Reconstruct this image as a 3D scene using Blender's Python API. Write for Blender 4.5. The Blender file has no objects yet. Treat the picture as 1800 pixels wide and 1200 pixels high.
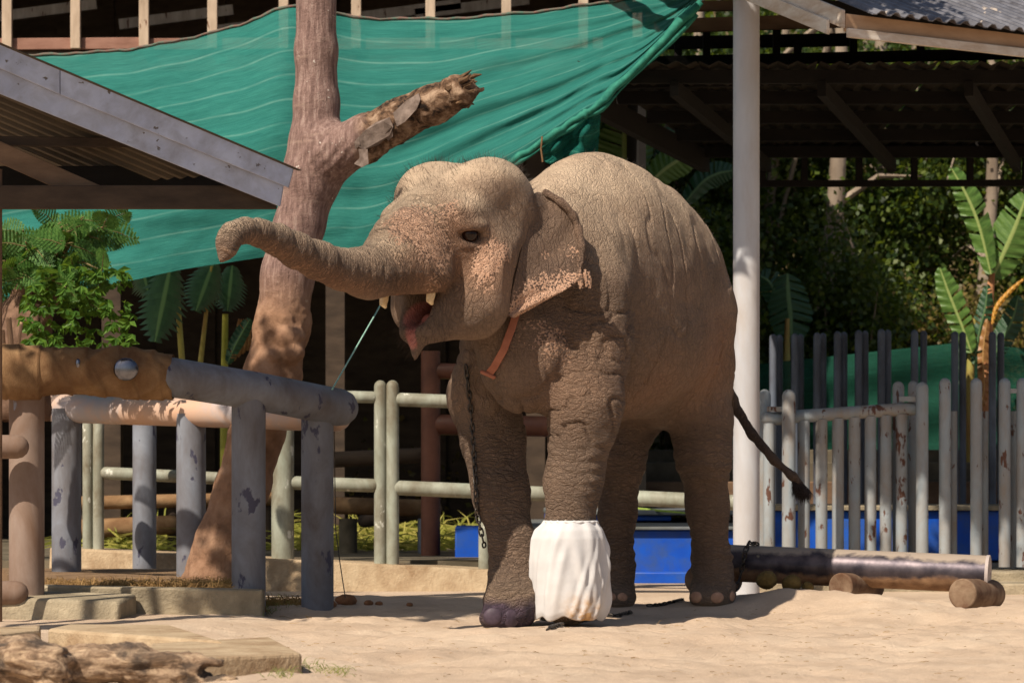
import bpy, bmesh, math, random
import numpy as np
from mathutils import Vector, noise as mnoise
from mathutils.bvhtree import BVHTree

random.seed(7)
RNG = np.random.default_rng(7)
scene = bpy.context.scene
COL = scene.collection

# ------------------------------------------------------------------ camera
F = 5000.0          # focal length in photo pixels (100 mm on 36 mm, photo 1800 wide)
EYE = 0.75          # eye height above the sand
HOR = 840.0         # row of the horizon in the photo
cam_d = bpy.data.cameras.new('camera')
cam = bpy.data.objects.new('camera', cam_d)
COL.objects.link(cam)
cam.location = (0, 0, EYE)
cam.rotation_euler = (math.radians(90), 0, 0)
cam_d.sensor_width = 36.0
cam_d.lens = 36.0 * F / 1800.0
cam_d.shift_y = (HOR - 600.0) / 1800.0
cam_d.clip_start = 0.5
cam_d.clip_end = 400.0
cam_d.dof.use_dof = True
cam_d.dof.focus_distance = 14.6
cam_d.dof.aperture_fstop = 5.0
scene.camera = cam

# ------------------------------------------------------------------ light
SUN_EL = math.radians(46)
SUN_AZ = (-0.60, -0.80)              # horizontal direction towards the sun
_n = math.hypot(*SUN_AZ)
TO_SUN = Vector((SUN_AZ[0]/_n*math.cos(SUN_EL), SUN_AZ[1]/_n*math.cos(SUN_EL), math.sin(SUN_EL)))
world = bpy.data.worlds.new('World')
scene.world = world
world.use_nodes = True
wn = world.node_tree.nodes
wl = world.node_tree.links
for n in list(wn):
    wn.remove(n)
sky = wn.new('ShaderNodeTexSky')
sky.sky_type = 'NISHITA'
sky.sun_disc = False
sky.sun_elevation = SUN_EL
sky.sun_rotation = math.atan2(TO_SUN.x, TO_SUN.y)
sky.dust_density = 2.0
bg = wn.new('ShaderNodeBackground')
bg.inputs['Strength'].default_value = 0.065
wo = wn.new('ShaderNodeOutputWorld')
wl.new(sky.outputs[0], bg.inputs[0])
wl.new(bg.outputs[0], wo.inputs[0])
sun_d = bpy.data.lights.new('sun', 'SUN')
sun_d.energy = 5.0
sun_d.angle = math.radians(0.5)
sun_d.color = (1.0, 0.88, 0.73)
sun = bpy.data.objects.new('sun', sun_d)
COL.objects.link(sun)
sun.location = (-8, -8, 14)
sun.rotation_euler = (-TO_SUN).to_track_quat('-Z', 'Y').to_euler()

vs = scene.view_settings
vs.view_transform = 'Standard'
vs.look = 'None'
vs.gamma = 1.0
vs.exposure = 0.28
vs.use_curve_mapping = False

# ------------------------------------------------------------------ helpers
def P(px, py, Y):
    """photo pixel at a known distance Y -> point in metres"""
    return Vector(((px-900.0)/F*Y, Y, EYE-(py-HOR)/F*Y))

def R(rpx, Y):
    return rpx/F*Y

def tag(o, label=None, cat=None, group=None, kind=None):
    if label: o['label'] = label
    if cat: o['category'] = cat
    if group: o['group'] = group
    if kind: o['kind'] = kind
    return o

def wloc(o):
    v = Vector((0, 0, 0))
    while o is not None:
        v = v + o.location
        o = o.parent
    return v

def thing(name, loc, label, cat, group=None):
    o = bpy.data.objects.new(name, None)
    o.empty_display_size = 0.1
    COL.objects.link(o)
    o.location = loc
    return tag(o, label, cat, group)

def mesh_obj(name, verts, faces, mat, parent=None, smooth=40, loc=None, attrs=None, uv=None):
    """verts in world metres; with a parent they are stored relative to it"""
    me = bpy.data.meshes.new(name)
    V = np.asarray([tuple(v) for v in verts] if not isinstance(verts, np.ndarray) else verts, dtype=np.float64).reshape(-1, 3)
    off = wloc(parent) if parent is not None else Vector((0, 0, 0))
    base = Vector((0, 0, 0))
    if parent is None:
        if loc is None:
            lo = V.min(0); hi = V.max(0)
            base = Vector(((lo[0]+hi[0])/2, (lo[1]+hi[1])/2, lo[2]))
        else:
            base = Vector(loc)
        off = base
    V = V - np.array(off)
    if isinstance(faces, np.ndarray):
        n = faces.shape[1]
        me.vertices.add(len(V)); me.vertices.foreach_set('co', V.ravel())
        me.loops.add(faces.size); me.loops.foreach_set('vertex_index', faces.ravel().astype(np.int32))
        me.polygons.add(len(faces))
        me.polygons.foreach_set('loop_start', np.arange(0, faces.size, n, dtype=np.int32))
        me.update(calc_edges=True)
        me.validate()
    else:
        me.from_pydata([tuple(v) for v in V], [], faces)
        me.update()
    if smooth:
        me.polygons.foreach_set('use_smooth', [True]*len(me.polygons))
        if smooth < 180:
            me.set_sharp_from_angle(angle=math.radians(smooth))
    if attrs:
        for an, (typ, arr) in attrs.items():
            a = me.attributes.new(an, typ, 'POINT')
            key = 'value' if typ == 'FLOAT' else 'vector'
            a.data.foreach_set(key, np.asarray(arr, dtype=np.float32).ravel())
    o = bpy.data.objects.new(name, me)
    COL.objects.link(o)
    if parent is not None:
        o.parent = parent
    else:
        o.location = base
    if mat is not None:
        me.materials.append(mat)
    return o

class MB:
    """collects simple solids for ONE mesh object"""
    def __init__(s):
        s.v = []; s.f = []
    def add(s, v, f):
        b = len(s.v)
        s.v += [Vector(x) for x in v]
        s.f += [tuple(i+b for i in q) for q in f]
        return s
    def box(s, c, size, rot=None):
        hx, hy, hz = [x/2 for x in size]
        vs = [Vector((x*hx, y*hy, z*hz)) for x in (-1, 1) for y in (-1, 1) for z in (-1, 1)]
        if rot is not None:
            vs = [rot @ v for v in vs]
        c = Vector(c)
        return s.add([v+c for v in vs], [(0,1,3,2),(4,6,7,5),(0,4,5,1),(2,3,7,6),(0,2,6,4),(1,5,7,3)])
    def hexa(s, q):
        """eight corners: four of one end (ring), then four of the other"""
        return s.add(q, [(3,2,1,0),(4,5,6,7),(0,1,5,4),(1,2,6,5),(2,3,7,6),(3,0,4,7)])
    def beam(s, a, b, w, h, up=(0,0,1)):
        a = Vector(a); b = Vector(b)
        d = (b-a).normalized()
        up = Vector(up)
        sd = d.cross(up).normalized()
        u = sd.cross(d).normalized()
        q = []
        for p in (a, b):
            q += [p-sd*w/2-u*h/2, p+sd*w/2-u*h/2, p+sd*w/2+u*h/2, p-sd*w/2+u*h/2]
        return s.hexa(q)
    def tube(s, pts, rad, seg=14, cap='flat', jit=0.0, squash=None):
        pts = [Vector(p) for p in pts]
        n = len(pts)
        if not hasattr(rad, '__len__'):
            rad = [rad]*n
        rad = list(rad)
        if cap in ('dome', 'dome_end', 'dome_start'):
            def dome(p, d, r):
                return [(p+d*(r*math.sin(a)), r*math.cos(a)) for a in (0.5, 0.95, 1.3, 1.5)]
            d1 = (pts[-1]-pts[-2]).normalized(); d0 = (pts[0]-pts[1]).normalized()
            if cap != 'dome_start':
                for p, r in dome(pts[n-1], d1, rad[n-1]):
                    pts.append(p); rad.append(r)
            if cap != 'dome_end':
                p0, r0 = pts[0], rad[0]
                for p, r in dome(p0, d0, r0):
                    pts.insert(0, p); rad.insert(0, r)
            n = len(pts)
        t = (pts[1]-pts[0]).normalized()
        ref = Vector((0, 0, 1)) if abs(t.z) < 0.9 else Vector((0, 1, 0))
        u = t.cross(ref).normalized()
        vs = []; fs = []
        for i in range(n):
            if i == 0: t = (pts[1]-pts[0])
            elif i == n-1: t = (pts[-1]-pts[-2])
            else: t = (pts[i+1]-pts[i-1])
            t.normalize()
            u = (u - t*u.dot(t)).normalized()
            w = t.cross(u)
            for k in range(seg):
                a = 2*math.pi*k/seg
                r = rad[i]*(1+(random.uniform(-jit, jit) if jit else 0))
                vs.append(pts[i]+(u*math.cos(a)+w*math.sin(a))*r)
        for i in range(n-1):
            for k in range(seg):
                k2 = (k+1) % seg
                fs.append((i*seg+k, i*seg+k2, (i+1)*seg+k2, (i+1)*seg+k))
        fs.append(tuple(range(seg-1, -1, -1)))
        fs.append(tuple((n-1)*seg+k for k in range(seg)))
        return s.add(vs, fs)
    def ball(s, c, r, seg=16, rings=10, jit=0.0):
        c = Vector(c)
        if not hasattr(r, '__len__'): r = (r, r, r)
        vs = [c+Vector((0, 0, r[2]))]; fs = []
        for i in range(1, rings):
            th = math.pi*i/rings
            for k in range(seg):
                a = 2*math.pi*k/seg
                j = 1+(random.uniform(-jit, jit) if jit else 0)
                vs.append(c+Vector((r[0]*math.sin(th)*math.cos(a)*j, r[1]*math.sin(th)*math.sin(a)*j, r[2]*math.cos(th)*j)))
        vs.append(c-Vector((0, 0, r[2])))
        for k in range(seg):
            fs.append((0, 1+k, 1+(k+1) % seg))
        for i in range(rings-2):
            for k in range(seg):
                a = 1+i*seg; b = a+seg
                fs.append((a+k, b+k, b+(k+1) % seg, a+(k+1) % seg))
        L = len(vs)-1; a = 1+(rings-2)*seg
        for k in range(seg):
            fs.append((L, a+(k+1) % seg, a+k))
        return s.add(vs, fs)
    def build(s, name, mat, parent=None, smooth=40, bevel=0, loc=None):
        o = mesh_obj(name, s.v, s.f, mat, parent, smooth, loc)
        if bevel:
            m = o.modifiers.new('bevel', 'BEVEL'); m.width = bevel; m.segments = 2; m.limit_method = 'ANGLE'
        return o

# ------------------------------------------------------------------ materials
def lin(r, g, b):
    """sRGB 0-255 -> linear"""
    f = lambda c: (c/255/12.92) if c/255 <= 0.04045 else ((c/255+0.055)/1.055)**2.4
    return (f(r), f(g), f(b), 1.0)

class NT:
    def __init__(s, name):
        s.m = bpy.data.materials.new(name)
        s.m.use_nodes = True
        s.n = s.m.node_tree.nodes; s.l = s.m.node_tree.links
        s.bsdf = s.n['Principled BSDF']; s.out = s.n['Material Output']
    def node(s, t, **kw):
        n = s.n.new(t)
        for k, v in kw.items():
            setattr(n, k, v)
        return n
    def coord(s, scale=(1, 1, 1), rnd=True, rot=(0, 0, 0)):
        tc = s.node('ShaderNodeTexCoord')
        mp = s.node('ShaderNodeMapping')
        mp.inputs['Scale'].default_value = scale
        mp.inputs['Rotation'].default_value = rot
        s.l.new(tc.outputs['Object'], mp.inputs['Vector'])
        if rnd:
            oi = s.node('ShaderNodeObjectInfo')
            mu = s.node('ShaderNodeMath', operation='MULTIPLY')
            mu.inputs[1].default_value = 37.0
            s.l.new(oi.outputs['Random'], mu.inputs[0])
            s.l.new(mu.outputs[0], mp.inputs['Location'])
        return mp.outputs[0]
    def noise(s, vec, scale, detail=4, rough=0.55, dist=0.0):
        n = s.node('ShaderNodeTexNoise')
        n.inputs['Scale'].default_value = scale
        n.inputs['Detail'].default_value = detail
        n.inputs['Roughness'].default_value = rough
        n.inputs['Distortion'].default_value = dist
        s.l.new(vec, n.inputs['Vector'])
        return n.outputs['Fac']
    def voro(s, vec, scale, feature='F1', rnd=1.0):
        n = s.node('ShaderNodeTexVoronoi', feature=feature)
        n.inputs['Scale'].default_value = scale
        n.inputs['Randomness'].default_value = rnd
        s.l.new(vec, n.inputs['Vector'])
        return n.outputs['Distance']
    def ramp(s, fac, stops):
        n = s.node('ShaderNodeValToRGB')
        e = n.color_ramp.elements
        while len(e) < len(stops): e.new(0.5)
        for i, (p, c) in enumerate(stops):
            e[i].position = p
            e[i].color = c if hasattr(c, '__len__') else (c, c, c, 1)
        s.l.new(fac, n.inputs[0])
        return n.outputs['Color']
    def mix(s, fac, a, b, mode='MIX'):
        n = s.node('ShaderNodeMix', data_type='RGBA', blend_type=mode)
        for sock, v in ((n.inputs[0], fac), (n.inputs[6], a), (n.inputs[7], b)):
            if hasattr(v, 'is_linked') or hasattr(v, 'links'): s.l.new(v, sock)
            else: sock.default_value = v
        return n.outputs[2]
    def math(s, op, a, b=None, clamp=False):
        n = s.node('ShaderNodeMath', operation=op, use_clamp=clamp)
        for sock, v in ((n.inputs[0], a), (n.inputs[1], b)):
            if v is None: continue
            if hasattr(v, 'links'): s.l.new(v, sock)
            else: sock.default_value = v
        return n.outputs[0]
    def attr(s, name):
        n = s.node('ShaderNodeAttribute', attribute_name=name)
        return n
    def bump(s, h, strength=0.4, dist=0.01, prev=None):
        n = s.node('ShaderNodeBump')
        n.inputs['Strength'].default_value = strength
        n.inputs['Distance'].default_value = dist
        s.l.new(h, n.inputs['Height'])
        if prev is not None: s.l.new(prev, n.inputs['Normal'])
        return n.outputs[0]
    def setc(s, c):
        s.l.new(c, s.bsdf.inputs['Base Color']) if hasattr(c, 'links') else setattr(s.bsdf.inputs['Base Color'], 'default_value', c)
    def setn(s, nn):
        s.l.new(nn, s.bsdf.inputs['Normal'])
    def setr(s, r):
        s.l.new(r, s.bsdf.inputs['Roughness']) if hasattr(r, 'links') else setattr(s.bsdf.inputs['Roughness'], 'default_value', r)

def mat_simple(name, c1, c2, scale=4, rough=0.8, stretch=(1, 1, 1), bump=0.3, bdist=0.004, bscale=None,
               chips=None, dirt=None, metallic=0.0, spec=0.3):
    """two-tone noise colour; chips=(colour, threshold, scale) hard-edged flakes; dirt=(colour, amount, scale)"""
    t = NT(name)
    v = t.coord(stretch)
    c = t.ramp(t.noise(v, scale, 6, 0.6), [(0.3, c1), (0.7, c2)])
    h = t.noise(v, bscale or scale*8, 4, 0.6)
    nrm = t.bump(h, bump, bdist)
    if dirt:
        dm = t.ramp(t.noise(v, dirt[2], 7, 0.65, 0.4), [(0.5-dirt[1]*0.25, 0.0), (0.72, 1.0)])
        c = t.mix(dm, c, dirt[0])
    if chips:
        cm = t.ramp(t.noise(v, chips[2], 5, 0.6, 0.2), [(chips[1], 0.0), (chips[1]+0.025, 1.0)])
        c = t.mix(cm, c, chips[0])
        inv = t.math('SUBTRACT', 1.0, cm)
        nrm = t.bump(inv, 0.5, 0.003, nrm)
    t.setc(c); t.setn(nrm); t.setr(rough)
    t.bsdf.inputs['Metallic'].default_value = metallic
    t.bsdf.inputs['Specular IOR Level'].default_value = spec
    return t.m
# ------------------------------------------------------------------ implicit surfaces
class Field:
    """signed distance grid with smooth unions, meshed by surface nets"""
    def __init__(s, lo, hi, h):
        s.lo = np.array(lo, float); s.h = h
        s.n = (np.ceil((np.array(hi)-s.lo)/h).astype(int)+1)
        s.D = np.full(tuple(s.n), 1.0, np.float32)
    def _sub(s, lo, hi, m):
        i0 = np.maximum(np.floor((np.array(lo)-m-s.lo)/s.h).astype(int), 0)
        i1 = np.minimum(np.ceil((np.array(hi)+m-s.lo)/s.h).astype(int)+1, s.n)
        ax = [s.lo[k]+s.h*np.arange(i0[k], i1[k], dtype=np.float32) for k in range(3)]
        sl = tuple(slice(i0[k], i1[k]) for k in range(3))
        return sl, ax[0][:, None, None].astype(np.float32), ax[1][None, :, None].astype(np.float32), ax[2][None, None, :].astype(np.float32)
    def _comb(s, sl, d, k, op):
        a = s.D[sl]
        if op == 'add':
            h = np.clip(0.5+0.5*(a-d)/k, 0, 1)
            s.D[sl] = a+(d-a)*h-k*h*(1-h)
        else:
            d = -d
            h = np.clip(0.5-0.5*(a-d)/k, 0, 1)
            s.D[sl] = a+(d-a)*h+k*h*(1-h)
    def cone(s, a, b, ra, rb, k=0.05, op='add'):
        a = np.array(a, np.float32); b = np.array(b, np.float32)
        r = max(ra, rb)
        sl, x, y, z = s._sub(np.minimum(a, b)-r, np.maximum(a, b)+r, k+0.04)
        ab = b-a; L = float(ab@ab)+1e-9
        t = np.clip(((x-a[0])*ab[0]+(y-a[1])*ab[1]+(z-a[2])*ab[2])/L, 0, 1)
        d = np.sqrt((x-a[0]-t*ab[0])**2+(y-a[1]-t*ab[1])**2+(z-a[2]-t*ab[2])**2)-(ra+t*(rb-ra))
        s._comb(sl, d, k, op)
    def chain(s, pts, rad, k=0.05, op='add'):
        for i in range(len(pts)-1):
            s.cone(pts[i], pts[i+1], rad[i], rad[i+1], k, op)
    def ell(s, c, r, axes=None, k=0.05, op='add'):
        c = np.array(c, np.float32); r = np.array(r, np.float32)
        A = np.eye(3, dtype=np.float32) if axes is None else np.array(axes, np.float32)
        ext = np.sqrt(((A*r[:, None])**2).sum(0))
        sl, x, y, z = s._sub(c-ext, c+ext, k+0.04)
        x = x-c[0]; y = y-c[1]; z = z-c[2]
        k0 = 0; k1 = 0
        for i in range(3):
            q = (x*A[i, 0]+y*A[i, 1]+z*A[i, 2])/r[i]
            k0 = k0+q*q; k1 = k1+(q/r[i])**2
        k0 = np.sqrt(k0); k1 = np.sqrt(k1)+1e-6
        s._comb(sl, k0*(k0-1)/k1, k, op)
    def sample(s, p):
        q = (np.array(p)-s.lo)/s.h
        i = np.floor(q).astype(int)
        if (i < 0).any() or (i >= s.n-1).any(): return 1.0
        f = q-i
        c = s.D[i[0]:i[0]+2, i[1]:i[1]+2, i[2]:i[2]+2]
        c = c[0]*(1-f[0])+c[1]*f[0]
        c = c[0]*(1-f[1])+c[1]*f[1]
        return float(c[0]*(1-f[2])+c[1]*f[2])
    def hit(s, px, py, y0, y1):
        """first surface point seen from the camera through a photo pixel, and its normal"""
        Y = y0; prev = None
        while Y < y1:
            p = P(px, py, Y)
            if s.sample(p) < 0:
                a, b = Y-s.h*0.5, Y
                for _ in range(8):
                    m = (a+b)/2
                    if s.sample(P(px, py, m)) < 0: b = m
                    else: a = m
                p = P(px, py, b)
                e = s.h*1.5
                g = Vector([s.sample(p+Vector(d)*e)-s.sample(p-Vector(d)*e) for d in ((1,0,0),(0,1,0),(0,0,1))])
                return p, g.normalized()
            Y += s.h*0.5
        return None
    def mesh(s, smooth=2):
        D = s.D; ins = D < 0
        nx, ny, nz = ins.shape
        cnt = np.zeros((nx-1, ny-1, nz-1), np.uint8)
        for dx in (0, 1):
            for dy in (0, 1):
                for dz in (0, 1):
                    cnt += ins[dx:nx-1+dx, dy:ny-1+dy, dz:nz-1+dz]
        act = np.argwhere((cnt > 0) & (cnt < 8))
        idx = np.full(cnt.shape, -1, np.int32)
        idx[act[:, 0], act[:, 1], act[:, 2]] = np.arange(len(act))
        corners = [(a, b, c) for a in (0, 1) for b in (0, 1) for c in (0, 1)]
        val = {c: D[act[:, 0]+c[0], act[:, 1]+c[1], act[:, 2]+c[2]] for c in corners}
        acc = np.zeros((len(act), 3)); num = np.zeros(len(act))
        for c in corners:
            for k in range(3):
                if c[k] == 0:
                    d = list(c); d[k] = 1; d = tuple(d)
                    a, b = val[c], val[d]
                    m = (a < 0) != (b < 0)
                    t = np.where(m, a/np.where(m, a-b, 1), 0)
                    pos = np.tile(np.array(c, float), (len(act), 1)); pos[:, k] += t
                    acc += pos*m[:, None]; num += m
        V = s.lo+(act+acc/num[:, None])*s.h
        quads = []
        for k in range(3):
            o = [0, 0, 0]; o[k] = 1
            A = ins[:nx-o[0], :ny-o[1], :nz-o[2]]; B = ins[o[0]:, o[1]:, o[2]:]
            e = np.argwhere(A != B)
            u, w = [(1, 2), (2, 0), (0, 1)][k]
            ok = (e[:, u] > 0) & (e[:, w] > 0) & (e[:, u] < s.n[u]-1) & (e[:, w] < s.n[w]-1)
            e = e[ok]
            flip = A[e[:, 0], e[:, 1], e[:, 2]]
            q = []
            for du, dw in ((-1, -1), (0, -1), (0, 0), (-1, 0)):
                c = e.copy(); c[:, u] += du; c[:, w] += dw
                q.append(idx[c[:, 0], c[:, 1], c[:, 2]])
            q = np.stack(q, 1)
            q[~flip] = q[~flip][:, ::-1]
            quads.append(q)
        Q = np.concatenate(quads)
        Q = Q[(Q >= 0).all(1)]
        for _ in range(smooth):
            S = np.zeros_like(V); N = np.zeros(len(V))
            for a, b in ((0, 1), (1, 2), (2, 3), (3, 0)):
                np.add.at(S, Q[:, a], V[Q[:, b]]); np.add.at(N, Q[:, a], 1)
                np.add.at(S, Q[:, b], V[Q[:, a]]); np.add.at(N, Q[:, b], 1)
            V = V*0.5+0.5*S/np.maximum(N, 1)[:, None]
        return V, Q

def vnormals(V, Q):
    n = np.cross(V[Q[:, 2]]-V[Q[:, 0]], V[Q[:, 3]]-V[Q[:, 1]])
    N = np.zeros_like(V)
    for k in range(4):
        np.add.at(N, Q[:, k], n)
    return N/np.maximum(np.linalg.norm(N, axis=1), 1e-9)[:, None]

_perm = RNG.random((64, 64, 64)).astype(np.float32)
def vnoise(p):
    """smooth value noise, numpy, -1..1"""
    i = np.floor(p).astype(int); f = p-i
    f = f*f*(3-2*f)
    r = 0
    for dx in (0, 1):
        for dy in (0, 1):
            for dz in (0, 1):
                w = (f[:, 0] if dx else 1-f[:, 0])*(f[:, 1] if dy else 1-f[:, 1])*(f[:, 2] if dz else 1-f[:, 2])
                r = r+w*_perm[(i[:, 0]+dx) & 63, (i[:, 1]+dy) & 63, (i[:, 2]+dz) & 63]
    return r*2-1

def blob(V, c, r):
    d = np.linalg.norm(V-np.array(c), axis=1)/r
    return np.clip(1.35-d, 0, 1)

# ------------------------------------------------------------------ elephant
HX = Vector((-0.505, -0.863, 0)); LX = Vector((0.863, -0.505, 0)); UP = Vector((0, 0, 1))
BO = Vector((0.51, 15.28, 0))
def B(f, l, z): return BO+HX*f+LX*l+UP*z
HC = P(835, 430, 14.42)
HH = Vector((-0.62, -0.785, 0)).normalized(); HL = Vector((0.785, -0.62, 0)).normalized()
def H(f, l, u): return HC+HH*f+HL*l+UP*u
def Hpx(px, py, l=0.0):
    """point of the head's middle plane (offset l) seen at a photo pixel"""
    a = (px-900.0)/F
    o = HC+HL*l
    f = (o.x-a*o.y)/(a*HH.y-HH.x)
    Y = o.y+f*HH.y
    return P(px, py, Y)
BAX = (HX, LX, UP); HAX = (HH, HL, UP)

def elephant_field():
    E = Field((-1.62, 12.45, -0.06), (1.72, 16.85, 2.62), 0.0115)
    # trunk of the body
    E.ell(B(-0.06, 0, 1.76), (1.0, 0.445, 0.675), BAX, 0.1)
    E.ell(B(0.55, 0, 1.72), (0.40, 0.36, 0.58), BAX, 0.10)
    E.ell(B(-0.60, 0, 1.64), (0.44, 0.385, 0.62), BAX, 0.10)
    E.ell(B(0.12, 0, 1.86), (0.62, 0.36, 0.63), BAX, 0.10)
    E.ell(B(0.88, 0.0, 1.40), (0.24, 0.25, 0.33), BAX, 0.08)
    E.ell(B(-0.15, 0.0, 1.48), (0.72, 0.45, 0.37), BAX, 0.10)
    # legs
    E.chain([B(0.62, 0.24, 1.70), P(1036, 600, 14.62), P(1026, 705, 14.52), P(1006, 850, 14.52), P(1000, 960, 14.52), P(1000, 1060, 14.5)],
            [0.22, 0.215, 0.190, 0.138, 0.125, 0.125], 0.07)
    E.chain([B(0.66, -0.24, 1.52), P(852, 700, 14.92), P(866, 770, 14.88), P(882, 870, 14.76), P(900, 955, 14.66), P(904, 1015, 14.6), P(898, 1060, 14.5)],
            [0.23, 0.185, 0.163, 0.142, 0.116, 0.115, 0.14], 0.06)
    E.chain([B(-0.66, 0.17, 1.65), P(1226, 650, 15.9), P(1232, 735, 15.88), P(1236, 800, 15.88), P(1243, 890, 15.98), P(1252, 985, 16.02), P(1252, 1030, 15.97)],
            [0.255, 0.20, 0.168, 0.146, 0.112, 0.106, 0.128], 0.08)
    E.chain([B(-0.55, -0.2, 1.55), P(1105, 740, 15.95), P(1092, 810, 15.9), P(1086, 900, 15.95), P(1082, 1000, 15.95), P(1080, 1040, 15.9)],
            [0.28, 0.165, 0.13, 0.102, 0.095, 0.115], 0.07)
    # toes spread
    E.ell(P(884, 1085, 14.42), (0.15, 0.10, 0.07), HAX, 0.05)
    E.ell(P(1250, 1048, 15.9), (0.15, 0.12, 0.075), BAX, 0.05)
    E.ell(P(1080, 1052, 15.82), (0.13, 0.11, 0.06), BAX, 0.05)
    # knee callus and elbow fold of the near front leg
    E.ell(P(1062, 738, 14.46), (0.055, 0.06, 0.14), None, 0.05)
    # neck
    E.cone(H(-0.15, 0, 0.0), B(0.55, 0, 1.78), 0.27, 0.40, 0.10)
    E.cone(H(-0.06, 0, -0.26), B(0.85, 0, 1.45), 0.15, 0.22, 0.09)
    # skull
    E.ell(H(0.0, 0, 0.08), (0.32, 0.33, 0.31), HAX, 0.10)
    for s in (-1, 1):
        E.ell(H(0.10, 0.175*s, 0.225), (0.24, 0.185, 0.20), HAX, 0.10)
    E.ell(H(0.08, 0, 0.23), (0.24, 0.2, 0.14), HAX, 0.06)
    E.ell(H(0.27, 0, 0.05), (0.20, 0.23, 0.25), HAX, 0.10)
    for s in (-1, 1):
        E.ell(H(0.33, 0.225*s, 0.115), (0.11, 0.085, 0.075), HAX, 0.07)
        E.cone(H(0.16, 0.20*s, 0.0), H(0.2, 0.175*s, -0.31), 0.165, 0.165, 0.09)
        E.ell(H(0.18, 0.425*s, 0.12), (0.12, 0.09, 0.16), HAX, 0.08, 'sub')
        E.cone(H(0.66, 0.07*s, -0.15), H(0.47, 0.135*s, -0.185), 0.105, 0.088, 0.05)
    # trunk
    tp = [(716, 440, 70), (694, 466, 57), (648, 479, 46), (600, 474, 35), (560, 458, 32.5), (520, 439, 30), (485, 421, 26), (455, 409, 22.5),
          (428, 405, 20.5), (408, 411, 19.5), (399, 426, 18.5), (398, 442, 17.5)]
    tpts = [Hpx(a, b) for a, b, r in tp]
    trad = [R(r, p.y) for (a, b, r), p in zip(tp, tpts)]
    E.cone(H(0.36, 0, 0.02), tpts[0], 0.215, trad[0], 0.10)
    E.chain(tpts, trad, 0.035)
    # nostril hollow at the trunk tip and its finger
    E.cone(Hpx(393, 452), Hpx(388, 457), 0.024, 0.013, 0.02)
    E.cone(Hpx(404, 452), Hpx(404, 468), 0.02, 0.025, 0.012, 'sub')
    # lower jaw: a pointed trough
    for s in (-1, 1):
        E.cone(H(0.2, 0.13*s, -0.36), H(0.40, 0.055*s, -0.46), 0.125, 0.06, 0.07)
        E.cone(H(0.34, 0.12*s, -0.30), H(0.47, 0.05*s, -0.46), 0.055, 0.042, 0.05)
    E.cone(H(0.45, 0, -0.47), H(0.47, 0, -0.59), 0.05, 0.014, 0.04)
    E.chain([H(0.62, 0, -0.30), H(0.47, 0, -0.37), H(0.24, 0, -0.36)], [0.07, 0.062, 0.075], 0.03, 'sub')
    E.chain([H(0.50, 0, -0.40), H(0.50, 0, -0.52)], [0.03, 0.012], 0.02, 'sub')
    # tongue
    E.chain([H(0.22, 0, -0.40), H(0.36, 0.0, -0.405), H(0.43, 0.0, -0.46)], [0.05, 0.035, 0.02], 0.012)
    # tail
    tl = [P(1228, 590, 16.05), P(1262, 650, 16.25), P(1288, 705, 16.35), P(1322, 762, 16.32), P(1360, 808, 16.3), P(1392, 836, 16.28), P(1408, 852, 16.28)]
    E.chain(tl, [0.06, 0.048, 0.038, 0.031, 0.026, 0.027, 0.024], 0.03)
    # floor cut
    z = E.lo[2]+E.h*np.arange(E.n[2])
    Yc = E.lo[1]+E.h*np.arange(E.n[1])
    fl = np.where(Yc < 15.3, -0.02, 0.03)
    E.D = np.maximum(E.D, (fl[:, None]-z[None, :])[None].astype(np.float32))
    return E, tpts, trad
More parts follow.
